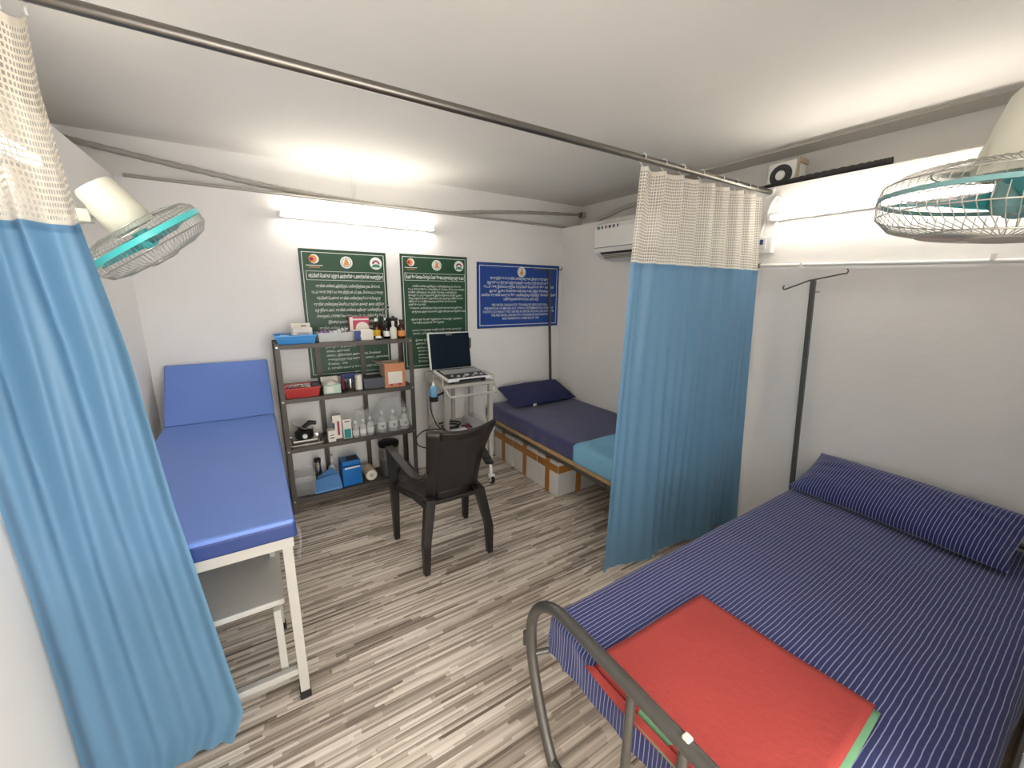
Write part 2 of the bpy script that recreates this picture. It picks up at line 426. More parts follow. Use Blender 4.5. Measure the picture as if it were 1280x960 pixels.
t = thing('switch_socket', 'white wall socket box with blue switch beside the curtain rod end', 'socket', (XR, 1.475, 2.02))
p = at(956, 306, 0, XR-.03)
B().box((XR-.045, p.y-.05, p.z-.055), (XR, p.y+.055, p.z+.05)).build('box', 'white', t, bevel=.006)
B().box((XR-.052, p.y-.015, p.z-.03), (XR-.044, p.y+.04, p.z+.04)).build('face_plate', 'white', t, bevel=.003)
B().box((XR-.06, p.y+.002, p.z), (XR-.05, p.y+.03, p.z+.03)).build('switch', 'navyprint', t, bevel=.002)
conduit('socket_conduit', 'white conduit bent down from the rod end to the wall socket',
        smoothpath([(XR-.012, 1.52, 2.05), (XR-.012, 1.49, 2.2), (XR-.012, 1.465, 2.28), (XR-.012, 1.44, 2.31), (XR-.012, 1.415, 2.28), (XR-.012, 1.415, 2.2), (XR-.012, 1.43, 2.06)], 6), .009, 'white', 'conduit')
conduit('loose_cable', 'white cable looping below the wall socket behind the curtain edge',
        smoothpath([(XR-.008, 1.50, 1.90), (XR-.008, 1.47, 1.84), (XR-.008, 1.465, 1.74), (XR-.008, 1.50, 1.68), (XR-.008, 1.56, 1.67)], 6), .004, 'white', 'cable')
corrugated([(3.0, 1.62, LEDGE+.021), (2.94, 1.4, LEDGE+.021), (2.925, 1.2, LEDGE+.021), (2.925, 1.0, LEDGE+.021), (2.925, .91, LEDGE+.021)], .02, 'black', 'insulated_pipe',
           'black insulated pipe lying on the ledge beside the small fan box')
# vent box on the ledge
t = thing('vent_box', 'small square white vent box with round black grille on the ledge', 'vent', (3.06, 1.50, LEDGE))
bx0, bx1, by0, by1, bz0, bz1 = 2.99, 3.12, 1.405, 1.575, LEDGE, LEDGE+.165
B().box((bx0, by0, bz0), (bx1, by1, bz1)).build('case', 'white', t, bevel=.006)
c = Vector((bx0-.001, (by0+by1)/2, (bz0+bz1)/2)); mx = Matrix.Rotation(-math.pi/2, 3, 'Y')
B().lathe([(.066, 0), (.066, .006), (.060, .008), (.001, .008)], 28, c, mx).build('grille_recess', 'black', t)
for r in (.038, .048, .057):
    B().tube(arc(c+Vector((-.009, 0, 0)), r, 0, 2*math.pi, (0, 1, 0), (0, 0, 1), 28), .002, 5).build('grille_ring', 'greybox', t)
B().lathe([(.029, 0), (.029, .011), (.026, .014), (.001, .014)], 24, c, mx).build('centre_disc', 'white', t, smooth=True)
B().box((bx0, by0-.012, bz0), (bx0+.02, by0-.002, bz1+.01)).box((bx0+.02, by0-.012, bz1-.02), (bx1, by0-.002, bz1+.01)).build('side_bracket', 'cardin', t)

# air conditioner
t = thing('air_conditioner', 'white split air conditioner on the wall above the back bed', 'air conditioner', (2.78, 2.45, 2.0))
y0, y1 = 2.05, 2.84
prof = [(XR, 2.29), (2.70, 2.30), (2.665, 2.285), (2.655, 2.25), (2.655, 2.09), (2.665, 2.05), (2.74, 2.00), (XR, 1.985)]
B().loft([[Vector((x, y, z)) for x, z in prof] for y in (y0, y1)]).build('body', 'white', t, bevel=.006)
B().box((2.651, y0+.005, 2.088), (2.656, y1-.005, 2.092)).build('seam_line', 'greybox', t)
B().loft([[Vector((x, y, z)) for x, z in ((2.662, 2.048), (2.735, 2.0), (2.74, 2.006), (2.668, 2.054))] for y in (y0+.06, y1-.07)]).build('air_outlet', 'black', t)
for k in range(3):
    f = .25+.25*k; x, z = 2.664+.07*f, 2.044-.046*f
    B().bar((x-.004, y0+.07, z-.003), (x-.004, y1-.08, z-.003), .012, .004, (.5, 0, .8)).build('louvre', 'offwhite', t)
for k, (cm, wd) in enumerate((('tealprint', .03), ('greybox', .014), ('maroon', .014), ('greybox', .022), ('greybox', .018), ('greybox', .012))):
    yy = y1-.045-k*.045
    B().box((2.652, yy-wd/2, 2.245), (2.656, yy+wd/2, 2.268)).build('badge', cm, t)
conduit('refrigerant_pipe', 'grey insulated pipe arching over the ledge above the air conditioner',
        smoothpath([(2.93, 3.10, LEDGE+.02), (2.93, 2.95, 2.42), (2.95, 2.8, 2.455), (2.98, 2.62, 2.47), (3.02, 2.4, 2.45), (3.05, 2.2, LEDGE+.02)], 6), .02, 'greyplastic')
t = thing('meter_box', 'white electrical box on the wall seen through the curtain net', 'electrical box', (XR, 1.87, 1.99))
B().box((XR-.07, 1.78, 1.99), (XR, 1.97, 2.33)).build('case', 'white', t, bevel=.008)
for k, (dy, dz) in enumerate(((.03, .10), (.07, .10), (.03, .07), (.08, .14))):
    B().box((XR-.073, 1.79+dy, 1.99+dz), (XR-.069, 1.805+dy, 2.005+dz)).build('indicator', 'greybox', t)

# ================================================================== wall fans
def fan(center, axis, wallp, wall_n, label, ring_m, rad, taper, spin, nw, rh):
    c = Vector(center); t = thing('wall_fan', label, 'fan', c, 'wall fans')
    t.rotation_mode = 'QUATERNION'; q = Vector((0, 0, -1)).rotation_difference(Vector(axis).normalized())
    mw = q.to_matrix()
    P = lambda x, y, z: c+mw @ Vector((x, y, z))
    t.rotation_mode = 'XYZ'
    # rim
    B().loft([[P(r*math.cos(a), r*math.sin(a), z) for r, z in ((rad+.003, -rh), (rad+.003, rh), (rad-.003, rh), (rad-.003, -rh))]
              for a in [2*math.pi*k/64 for k in range(65)]]).build('guard_rim', ring_m, t, smooth=True)
    def guard(name, sgn, depth, rin, count):
        g = B()
        pr = [(rad, .008), (rad*.985, depth*.45), (rad*.86, depth*.78), (rad*.6, depth*.95), (rin, depth)]
        for k in range(count):
            a = 2*math.pi*(k+.5*(sgn < 0))/count
            tw = .22
            g.tube([P(r*math.cos(a+tw*(1-r/rad)), r*math.sin(a+tw*(1-r/rad)), sgn*z) for r, z in pr], .0011, 4)
        for r, z in ((rad*.985, depth*.45), (rad*.62, depth*.95), (rin, depth)):
            g.tube([P(r*math.cos(2*math.pi*k/48), r*math.sin(2*math.pi*k/48), sgn*z) for k in range(49)], .0017, 5)
        return g.build(name, 'wire', t)
    guard('rear_guard', 1, .062, .07, nw); guard('front_guard', -1, .09, .055, nw)
    B().lathe([(.001, -.096), (.045, -.098), (.058, -.094), (.058, -.088), (.001, -.088)], 28, c, mw).build('badge_disc', 'greyplastic', t, smooth=True)
    B().lathe([(.001, -.04), (.02, -.038), (.032, -.025), (.032, .03), (.001, .03)], 20, c, mw).build('hub', ring_m, t, smooth=True)
    for k in range(3):
        a0 = spin+2*math.pi*k/3
        def bl(u, v, a0=a0):
            r = .03+(rad*.88-.03)*u
            wdt = .5+.35*math.sin(math.pi*min(1, u*.9+.1))
            a = a0+(v-.5)*wdt*1.5+.25*u
            return P(r*math.cos(a), r*math.sin(a), (v-.5)*-.045*(1-.3*u)-.004)
        B().grid(bl, 10, 8).build('blade', 'teal', t, smooth=True, solid=.002)
    B().lathe([(.001, .045), (.076, .045), (.080, .06), (.078 if not taper else .074, .10), (.066 if not taper else .052, .21), (.058 if not taper else .044, .222), (.001, .225)], 28, c, mw).build('motor_housing', 'cream', t, smooth=True)
    wp = Vector(wallp); wn = Vector(wall_n)
    B().bar(wp+Vector((0, 0, -.06)), wp+wn*.03+Vector((0, 0, -.06)), .10, .15).build('wall_plate', 'cream', t, bevel=.01)
    m0 = P(0, 0, .12)
    B().tube(smoothpath([wp+wn*.03, wp+wn*.1+Vector((0, 0, -.01)), m0+(wp-m0)*.3, m0], 5), .02, 10).build('arm', 'cream', t, smooth=True)
    kp = m0+(wp-m0)*.45
    B().bar(kp-Vector((0, .03, .015)), kp+Vector((0, .03, -.015)), .045, .05).build('tilt_joint', 'cream', t, bevel=.006)
    return t
fan((-.342, 2.26, 1.897), (.56, .13, -.82), (XL, 2.34, 1.97), (1, 0, 0), 'cream wall fan with turquoise rim above the blue exam couch', 'fanblue', .222, False, .4, 80, .010)
fan((1.50, .235, 1.925), (-.03, .05, -1), (1.5, YF, 2.12), (0, 1, 0), 'wall fan with teal blades and greyish rim hanging over the striped bed', 'fanteal', .235, True, 1.55, 72, .005)

# ================================================================== notice boards with print
TEXT_JOBS = []
PRE = {'ெ': 'ெ', 'ே': 'ே', 'ை': 'ை'}
def tamil(s):
    out = []
    for ch in s:
        if ch in 'ெேை' and out: out.insert(len(out)-1, ch)
        elif ch == 'ொ' and out: out.insert(len(out)-1, 'ெ'); out.append('ா')
        elif ch == 'ோ' and out: out.insert(len(out)-1, 'ே'); out.append('ா')
        else: out.append(ch)
    return ''.join(out)
def text(s, x0, x1, z, h, Y, parent, name='text_line', m='print', bold=.0):
    """one printed line spanning x0..x1 on the wall plane Y, baseline z, letter height h"""
    cu = bpy.data.curves.new(name, 'FONT'); cu.body = tamil(s); cu.resolution_u = 1; cu.offset = bold
    cu.fill_mode = 'FRONT'
    o = bpy.data.objects.new('tmp', cu); COL.objects.link(o)
    TEXT_JOBS.append((o, x0, x1, z, h, Y, parent, name, m))
def flush_text():
    bpy.context.view_layer.update()
    dg = bpy.context.evaluated_depsgraph_get()
    for o, x0, x1, z, h, Y, parent, name, m in TEXT_JOBS:
        me = bpy.data.meshes.new_from_object(o.evaluated_get(dg))
        if len(me.vertices):
            xs = [v.co.x for v in me.vertices]; a, b = min(xs), max(xs)
            k = (x1-x0)/max(b-a, 1e-6); off = parent.location
            for v in me.vertices:
                v.co = Vector((x0+(v.co.x-a)*k, Y, z+v.co.y*h/.72))-off
            me.name = name; me.materials.clear(); me.materials.append(M[m])
            n = bpy.data.objects.new(name, me); COL.objects.link(n); n.parent = parent
        bpy.data.objects.remove(o)
def flat_poly(pts, Y, name, m, parent, th=.001):
    f = [Vector((x, Y, z)) for x, z in pts]; b = [p+Vector((0, th, 0)) for p in f]
    return B().loft([b, f]).build(name, m, parent)
def disc(cx, cz, r, Y, name, m, parent, n=24, a0=0, a1=2*math.pi, sx=1):
    pts = [(cx+sx*r*math.cos(a0+(a1-a0)*k/n), cz+r*math.sin(a0+(a1-a0)*k/n)) for k in range(n+(0 if a1-a0 > 6.2 else 1))]
    return flat_poly(pts, Y, name, m, parent)
def rect_line(x0, x1, z0, z1, wd, Y, name, parent, m='print'):
    b = B(); e = .001
    b.box((x0, Y, z1-wd), (x1, Y+e, z1)).box((x0, Y, z0), (x1, Y+e, z0+wd)).box((x0, Y, z0+wd), (x0+wd, Y+e, z1-wd)).box((x1-wd, Y, z0+wd), (x1, Y+e, z1-wd))
    return b.build(name, m, parent)
YP = YB-.012
def emblem_sun(cx, cz, r, t):
    e = disc(cx, cz, r, YP-.0015, 'emblem', 'print', t)
    disc(cx-.25*r, cz, .82*r, YP-.003, 'emblem_core', 'orange', t)
    disc(cx-.55*r, cz, .42*r, YP-.0045, 'emblem_heart', 'maroon', t)
    B().box((cx-1.7*r, YP-.0015, cz-1.45*r), (cx+1.7*r, YP, cz-1.3*r)).build('emblem_caption', 'print', t)
    B().box((cx-1.1*r, YP-.0015, cz-1.85*r), (cx+1.1*r, YP, cz-1.72*r)).build('emblem_caption', 'orange', t)
def emblem_tower(cx, cz, r, t, ring='print'):
    disc(cx, cz, r, YP-.0015, 'emblem', ring, t)
    disc(cx, cz, .78*r, YP-.0025, 'emblem_ring', 'tealprint', t); disc(cx, cz, .70*r, YP-.0035, 'emblem_field', 'print', t)
    pts = [(-.42, -.5), (.42, -.5), (.40, -.1), (.28, .1), (.22, .45), (.1, .55), (0, .68), (-.1, .55), (-.22, .45), (-.28, .1), (-.40, -.1)]
    flat_poly([(cx+r*a, cz+r*b) for a, b in pts], YP-.0045, 'emblem_tower', 'orange', t)
def emblem_arch(cx, cz, r, t):
    disc(cx, cz, r, YP-.0015, 'emblem', 'print', t)
    disc(cx, cz-.1*r, .62*r, YP-.0025, 'emblem_arch', 'maroon', t, 24, 0, math.pi)
    disc(cx, cz-.1*r, .34*r, YP-.0035, 'emblem_house', 'print', t, 16, 0, math.pi)
    pts = [(-.75, -.62), (.75, -.62), (.5, -.22), (0, -.1), (-.5, -.22)]
    flat_poly([(cx+r*a, cz+r*b) for a, b in pts], YP-.0025, 'emblem_base', 'tealprint', t)

def board(x0, x1, z0, z1, m, label):
    t = thing('notice_board', label, 'notice board', ((x0+x1)/2, YB, z0), 'printed notice boards')
    B().box((x0, YP, z0), (x1, YB-.002, z1)).build('panel', m, t)
    e = .004
    B().box((x0-e, YP-.001, z0-e), (x0, YB-.002, z1+e)).box((x1, YP-.001, z0-e), (x1+e, YB-.002, z1+e)).box((x0, YP-.001, z1), (x1, YB-.002, z1+e)).box((x0, YP-.001, z0-e), (x1, YB-.002, z0)).build('edge', 'bedge', t)
    return t
# first green board
x0, x1, z0, z1 = .335, .985, 1.0, 2.005
t = board(x0, x1, z0, z1, 'bgreen', 'green notice board with white lettering and three emblems behind the medicine rack')
rect_line(x0+.014, x1-.014, z0+.02, z1-.018, .004, YP-.001, 'border_line', t)
rect_line(x0+.035, x1-.025, 1.775, 1.845, .003, YP-.001, 'title_frame', t)
emblem_sun(.435, 1.935, .035, t); emblem_tower(.672, 1.918, .047, t); emblem_arch(.905, 1.92, .05, t)
text('கர்ப்பிணி பெண்கள் மற்றும் அவர்களின் உடனாளர்களின் கவனத்திற்கு', .385, .955, 1.797, .027, YP-.0015, t, bold=.03)
L1 = [('கருவின் பாலினம் அறிவித்தல், பாலினத்தேர்வை தடை செய்யும்', .43, .925), ('சட்டம் 1994 (PC PNDT Act 1994) விதி(2) ன் படி தடை செய்யப்பட்டுள்ளது.', .395, .955),
      ('கர்ப்பிணி பெண்கள் கருவின் பாலினத்தை கேட்கும் பொழுது', .43, .93), ('கருவின் பாலினத்தை வெளிப்படுத்தவோ அல்லது அதை பற்றியோ', .405, .955),
      ('எழுதியோ, வாய், கருவின் பாலினம் அறிவது / பாலினத்தேர்வு', .41, .955), ('செய்தால் ( ( PCPNDT Act 1994 Section 23 ) சட்டத்தின் கீழ் சிறை', .42, .955),
      ('நீதிமன்றம் நடவடிக்கைக்கு உட்படுத்தப்படுவீர்கள்.', .50, .88), ('• கருவின் பாலினம் ஆணா, பெண்ணா என தெரிவிக்கும்', .42, .90),
      ('மையம் பற்றி புகார் அளிக்க PC PNDT குழு', .45, .86), ('தமிழ்நாடு மாவட்ட குழு அலுவலர்', .45, .84)]
for k, (s, a, b) in enumerate(L1): text(s, a, b, 1.722-k*.0475, .021, YP-.0015, t, bold=.012)
L1b = [('இணை இயக்குநர் நலப்பணிகள்', .46, .70), ('மாவட்ட அலுவலர்', .465, .645), ('மாவட்ட, நீதிமன்றம் அலுவலகம், சென்னை', .465, .90), ('சுகாதாரத்துறை வளாகம், மாவட்ட தலைமை', .47, .965),
       ('சேவை : 1098', .47, .62), ('12. கருவில் வளரும் சிசுவை பாதுகாப்போம்', .465, .93)]
for k, (s, a, b) in enumerate(L1b): text(s, a, b, 1.238-k*.036, .017, YP-.0015, t, bold=.012)
# second green board
x0, x1, z0, z1 = 1.115, 1.745, 1.0, 2.01
t = board(x0, x1, z0, z1, 'bgreen', 'green notice board with white lettering and three emblems above the laptop cart')
rect_line(x0+.014, x1-.014, z0+.02, z1-.018, .004, YP-.001, 'border_line', t)
rect_line(x0+.03, x1-.022, 1.79, 1.855, .003, YP-.001, 'title_frame', t)
emblem_sun(1.205, 1.945, .033, t); emblem_tower(1.445, 1.928, .046, t); emblem_arch(1.665, 1.93, .048, t)
text('பெண் சிசு கொலை செய்தல், பெண் சிசுவை பாதுகாப்பது நமது கடமை', 1.155, 1.712, 1.808, .028, YP-.0015, t, bold=.03)
L2 = [('கருவின் பாலினம் அறிவித்தல், பாலினத்தேர்வை தடை செய்யும்', 1.21, 1.68, 0), ('சட்டம் 1994 (PC PNDT Act 1994) விதி(2) ன் படி தடை செய்யப்பட்டுள்ளது.', 1.17, 1.72, 1), ('கருவின் பாலினத்தை கண்டறிந்து கூறுவது, பாலினத்தேர்வு', 1.17, 1.64, 2),
      ('செய்வது சட்டப்படி குற்றமாகும். இதனை மீறினால் மூன்று ஆண்டு', 1.17, 1.69, 3), ('சிறை மற்றும் ரூபாய் பத்தாயிரம் வரை அபராதம் விதிக்கப்படும்', 1.17, 1.70, 4), ('பிரிவு 23 ன் படி நீதிமன்றம் நடவடிக்கை எடுக்கப்படும்', 1.17, 1.63, 5), ('தண்டிக்கப்படுவர்', 1.17, 1.33, 6),
      ('• சேவைகள்: பாலினத்தேர்வு தொடர்பான தகவல்களை அளிக்கும்', 1.175, 1.69, 7.2), ('மருத்துவர் மற்றும் மையங்கள் பற்றிய விவரங்களை தெரிவிக்கலாம்', 1.195, 1.725, 8.4),
      ('• நீங்கள் ஒரு பெண் குழந்தையை காப்பாற்ற உதவுங்கள்', 1.18, 1.69, 11.0), ('கருவில் வளரும் சிசு நலம்', 1.20, 1.50, 12.1),
      ('• தகவல்: சுகாதாரத்துறை இணை இயக்குநர் அலுவலகம்', 1.185, 1.68, 14.6), ('மாவட்ட தலைமை மருத்துவமனை வளாகம்', 1.20, 1.67, 15.7),
      ('இணை இயக்குநர் நலப்பணிகள்', 1.22, 1.55, 18.0), ('அலுவலர்', 1.22, 1.32, 19.2), ('மாவட்ட குழு', 1.23, 1.45, 20.6), ('சென்னை நீதிமன்றம்', 1.24, 1.5, 21.8), ('மாவட்ட, நலத்துறை', 1.24, 1.5, 23.0), ('சுகாதாரத்துறை', 1.24, 1.45, 24.2), ('சேவை : 1098', 1.24, 1.4, 25.4)]
for s, a, b, k in L2: text(s, a, b, 1.735-k*.0268, .0165, YP-.0015, t, bold=.008)
# blue board
x0, x1, z0, z1 = 1.86, 2.855, 1.345, 1.975
t = board(x0, x1, z0, z1, 'bblue', 'blue notice board with white lettering on the wall above the back bed')
rect_line(x0+.02, x1-.02, z0+.022, z1-.022, .006, YP-.001, 'border_line', t)
emblem_tower(2.37, 1.90, .05, t)
L3 = [('கருவுற்றிருக்கும் கருவின் பாலினத்தை கண்டறிவதும், கூறுவதும்', 1.995, 2.72), ('(ஒழுங்குபடுத்துதல் மற்றும் தவறாக பயன்படுத்துதல் தடுப்புச்)', 1.965, 2.72), ('சட்டம் 1994) இம்மையத்தில் கர்ப்பிணி பெண்களுக்கு கருவின்', 1.925, 2.79),
      ('ஆய்வு ஆணா, பெண்ணா என்பதை கண்டறிந்து சொல்வது', 1.99, 2.73), ('எனவே கருவில் வளரும் சிசு பாலினத்தை தெரிந்து கொள்ள இங்கு', 1.90, 2.83), ('பரிசோதனை செய்யப்பட மாட்டாது.', 2.155, 2.60)]
for k, (s, a, b) in enumerate(L3): text(s, a, b, 1.823-k*.041, .025, YP-.0015, t, bold=.014)
L4 = [('PRE NATAL DIAGNOSTIC TECHNIQUES (REGULATION &', 2.02, 2.71), ('PREVENTION OF MISUSE) ACT 1994 NO DETERMINATION OF SEX OF', 1.935, 2.79), ('FOETUS IS DONE AT THIS CENTER AS PER PROVISIONS LAID DOWN IN', 1.92, 2.80),
      ('THE PRE NATAL DIAGNOSTIC TECHNIQUES REGULATION', 2.01, 2.72), ('AND PREVENTION OF MISUSE ACT 1994', 2.14, 2.60)]
for k, (s, a, b) in enumerate(L4): text(s, a, b, 1.560-k*.0345, .0245, YP-.0015, t, bold=.006)
flush_text()

# ================================================================== exam couch
t = thing('exam_couch', 'blue padded examination couch with raised head and white legs', 'examination couch', (-.26, 2.4, 0))
EX0, EX1, EY0, EYH, EZ = -.563, .042, 1.61, 3.19, .85
B().box((EX0, EY0, EZ-.072), (EX1, EYH-.006, EZ)).build('seat_pad', 'vinyl', t, bevel=.012, smooth=False)
B().box((EX0+.002, EY0-.003, EZ-.078), (EX1+.003, EYH-.006, EZ-.014)).build('pad_border', 'vinyldark', t, bevel=.01)
hp = Vector((0, EYH, EZ)); tp = Vector((0, 3.545, 1.187)); d = (tp-hp).normalized(); nn = Vector((0, d.z, -d.y))
def rg(x): return [Vector((x, 0, 0))+p for p in (hp, tp, tp+nn*.055, hp+nn*.055)]
B().loft([rg(EX0), rg(EX1)]).build('head_pad', 'vinyl', t, bevel=.01)
FZ = EZ-.078
B().box((EX0+.01, EY0+.01, FZ-.045), (EX1-.01, EY0+.045, FZ)).box((EX0+.01, EYH-.05, FZ-.045), (EX1-.01, EYH-.015, FZ)).box((EX0+.01, EY0+.045, FZ-.045), (EX0+.045, EYH-.05, FZ)).box((EX1-.045, EY0+.045, FZ-.045), (EX1-.01, EYH-.05, FZ)).build('top_frame', 'whitemetal', t, bevel=.003)
for x, y in ((.008, 1.645), (-.53, 1.645), (.008, 3.15), (-.53, 3.15)):
    lg = B().box((x-.018, y-.018, .035), (x+.018, y+.018, FZ-.045)).build('leg', 'whitemetal', t, bevel=.003)
    B().box((x-.021, y-.021, 0), (x+.021, y+.021, .04)).build('rubber_foot', 'rubber', lg, bevel=.004)
B().box((-.512, 1.63, .13), (-.01, 1.66, .158)).build('cross_bar', 'whitemetal', t, bevel=.003)
B().box((-.512, 3.135, .13), (-.01, 3.165, .158)).build('cross_bar', 'whitemetal', t, bevel=.003)
B().bar((-.27, 3.2, FZ-.03), (-.27, 3.46, 1.06), .02, .02).build('head_support', 'whitemetal', t)
for x in (-.055, -.49):
    B().box((x-.014, 1.668, .12), (x+.014, 1.694, .434)).build('step_post', 'whitemetal', t, bevel=.003)
    B().box((x-.012, 2.03, .45), (x+.012, 2.055, FZ)).build('hanger_post', 'whitemetal', t, bevel=.003)
    lg = B().box((x-.014, 2.085, .03), (x+.014, 2.112, .435)).build('step_leg', 'whitemetal', t, bevel=.003)
    B().box((x-.018, 2.08, 0), (x+.018, 2.117, .038)).build('rubber_foot', 'rubber', lg, bevel=.003)
B().box((-.53, 1.70, .432), (-.026, 2.085, .458)).build('step_board', 'offwhite', t, bevel=.004)
o = B().grid(lambda u, v: (EX1+.008+.012*math.sin(v*5)*u+.01*noise.noise(Vector((u*3, v*3, 1))), 1.60+.06*u+.012*math.sin(v*7), .79-.13*v+.012*noise.noise(Vector((u*4, v*4, 5)))), 8, 12).build('film_scrap', 'bag', t, smooth=True)

# ================================================================== rack
t = thing('steel_rack', 'grey slotted steel rack with four shelves of medical supplies', 'rack', (.58, 3.42, 0))
RX0, RX1, RYF, RYB = .085, 1.085, 3.27, 3.565
SH = [1.315, .915, .53, .12]
def angle_post(x, y, sx, sy):
    b = B().box((min(x, x+sx*.036), min(y, y+sy*.003), 0), (max(x, x+sx*.036), max(y, y+sy*.003), 1.325))
    b.box((min(x, x+sx*.003), min(y, y+sy*.036), 0), (max(x, x+sx*.003), max(y, y+sy*.036), 1.325))
    return b.build('post', 'rack', t)
for x, sx in ((RX0, 1), (RX1, -1)):
    angle_post(x, RYF, sx, 1); angle_post(x, RYB, sx, -1)
B().box((.375, RYB-.004, 0), (.413, RYB, 1.30)).build('rear_upright', 'rack', t); B().box((.72, RYB-.004, 0), (.758, RYB, 1.30)).build('rear_upright', 'rack', t)
for z in SH:
    b = B().box((RX0+.004, RYF+.004, z-.004), (RX1-.004, RYB-.006, z))
    b.box((RX0+.004, RYF+.001, z-.032), (RX1-.004, RYF+.004, z)).box((RX0+.004, RYB-.009, z-.032), (RX1-.004, RYB-.006, z-.004))
    b.box((RX0+.004, RYF+.004, z-.032), (RX0+.007, RYB-.009, z-.004)).box((RX1-.007, RYF+.004, z-.032), (RX1-.004, RYB-.009, z-.004))
    sh = b.build('shelf', 'rack', t)
    for x in (RX0+.018, RX1-.018):
        B().lathe([(.001, 0), (.006, .0), (.006, .004), (.001, .004)], 8, (x, RYF-.0005, z-.016), Matrix.Rotation(math.pi/2, 3, 'X')).build('bolt', 'steel', sh)

def sx(px, py, Y): return at(px, py, 1, Y).x
def tray(name, label, x0, x1, y0, y1, z, h, m, wall=.004, flare=.015):
    t = thing(name, label, 'tray', ((x0+x1)/2, (y0+y1)/2, z))
    def ring(e, zz): return [Vector(p) for p in ((x0-e, y0-e, zz), (x1+e, y0-e, zz), (x1+e, y1+e, zz), (x0-e, y1+e, zz))]
    f = flare
    b = B(); R = [ring(0, z), ring(f, z+h), ring(f-wall, z+h), ring(-wall, z+wall)]
    vs = [p for r in R for p in r]; fs = [(3, 2, 1, 0), (12, 13, 14, 15)]
    for i in range(3):
        for j in range(4): fs.append((i*4+j, i*4+(j+1) % 4, (i+1)*4+(j+1) % 4, (i+1)*4+j))
    b.add(vs, fs).build('basin', m, t)
    b = B(); e = f+.006
    ro = ring(e, z+h); ri = ring(f-.001, z+h); ro2 = [p+Vector((0, 0, -.005)) for p in ro]; ri2 = [p+Vector((0, 0, .003)) for p in ri]
    b.add(ro2+ro+ri2, [(j, (j+1) % 4, 4+(j+1) % 4, 4+j) for j in range(4)]+[(4+j, 4+(j+1) % 4, 8+(j+1) % 4, 8+j) for j in range(4)]).build('rim', m, t)
    return t
def carton(name, label, x0, x1, y0, y1, z, h, m, bands=(), rot=0, cat='box', group=None, top=None):
    """bands: (material, x-from, x-to, z-from, z-to) fractions printed on the front face"""
    cx, cy = (x0+x1)/2, (y0+y1)/2; a, b = (x1-x0)/2, (y1-y0)/2
    t = thing(name, label, cat, (cx, cy, z), group, (0, 0, rot))
    B().box((-a, -b, 0), (a, b, h)).build('carton_body', m, t, bevel=.0015, local=True)
    for mm, f0, f1, g0, g1 in bands:
        B().box((-a+2*a*f0, -b-.0012, h*g0), (-a+2*a*f1, -b+.0004, h*g1)).build('printed_panel', mm, t, local=True)
    if top: B().box((-a*.8, -b*.7, h-.0004), (a*.8, b*.7, h+.001)).build('top_panel', top, t, local=True)
    return t
def bottle(name, label, x, y, z, r, h, m, cap, label_m=None, cap_h=.02, neck=.45, group=None, lz=(.15, .5), cap_r=None):
    t = thing(name, label, 'bottle', (x, y, z), group)
    sh = h-cap_h
    B().lathe([(r*.9, 0), (r, .004), (r, sh*.66), (r*.9, sh*.76), (r*neck, sh*.88), (r*neck, sh)], 18).build('glass_body', m, t, smooth=True, local=True)
    cr = cap_r or r*neck*1.2
    B().lathe([(cr, sh-.002), (cr, h-.002), (cr*.85, h)], 14).build('cap', cap, t, smooth=True, local=True)
    if label_m: B().lathe([(r*1.012, sh*lz[0]), (r*1.012, sh*lz[1])], 18).build('label_band', label_m, t, smooth=True, local=True)
    return t

# ---- top shelf
Z = SH[0]
tray('plastic_tray', 'bright blue plastic tray on the top rack shelf', sx(347, 426, 3.30), sx(393, 425, 3.30), 3.30, 3.47, Z, .062, 'tray_blue')
carton('medicine_carton', 'cream carton standing in the blue tray, behind the other', .215, .345, 3.415, 3.45, Z+.0041, .135, 'paper', (('greybox', .5, .8, .84, .9),))
carton('medicine_carton', 'white carton lying in front of a cream carton in the blue tray', .22, .35, 3.355, 3.40, Z+.0041, .105, 'paper', (('offwhite', .2, .8, .4, .7),), rot=.04)
carton('paper_packet', 'white folded paper packet in the blue tray', .14, .2, 3.33, 3.43, Z+.0041, .05, 'print', (), cat='packet')
vx0, vx1 = sx(399, 424, 3.31), sx(441, 422, 3.31)
tray('vial_tray', 'clear plastic tray full of vials on the top rack shelf', vx0, vx1, 3.31, 3.45, Z, .07, 'clear', .003, .004)
caps = ['lilac', 'print', 'greybox', 'lilac', 'print', 'maroon', 'print', 'lilac']
nv = 7
for i in range(nv):
    for j in range(3):
        px_ = vx0+.022+(vx1-vx0-.044)*i/(nv-1); py_ = 3.335+.045*j
        bottle('vial', 'small glass vial with %s cap standing in the clear tray' % {'lilac': 'lilac', 'print': 'white', 'greybox': 'dark grey', 'maroon': 'maroon'}[caps[(i*3+j*5) % 8]], px_, py_, Z+.0031, .0125, .075+.014*random.random(), 'bottleclear', caps[(i*3+j*5) % 8], 'print' if (i+j) % 2 else 'bottleclear', .014, .7, 'vials in the clear tray')
carton('medicine_carton', 'magenta carton with white oval standing behind the glove box', sx(437, 405, 3.45), sx(461, 405, 3.45), 3.44, 3.50, Z, .175, 'pink',
       (('paper', 0, .16, 0, 1), ('paper', .16, 1, .86, .93)))
mb = [o for o in COL.objects if o.name.startswith('medicine_carton')][-1]
B().lathe([(.052, 0), (.052, .001), (.001, .001)], 20, (.02, -.032, .085), Matrix.Rotation(math.pi/2, 3, 'X')).build('oval_print', 'paper', mb, local=True)
gx0, gx1 = sx(443, 420, 3.32), sx(467, 420, 3.32)
gb = carton('glove_box', 'white carton with navy corner on the top rack shelf', gx0, gx1, 3.32, 3.42, Z, .078, 'paper', (('navyprint', 0, .34, 0, 1),))
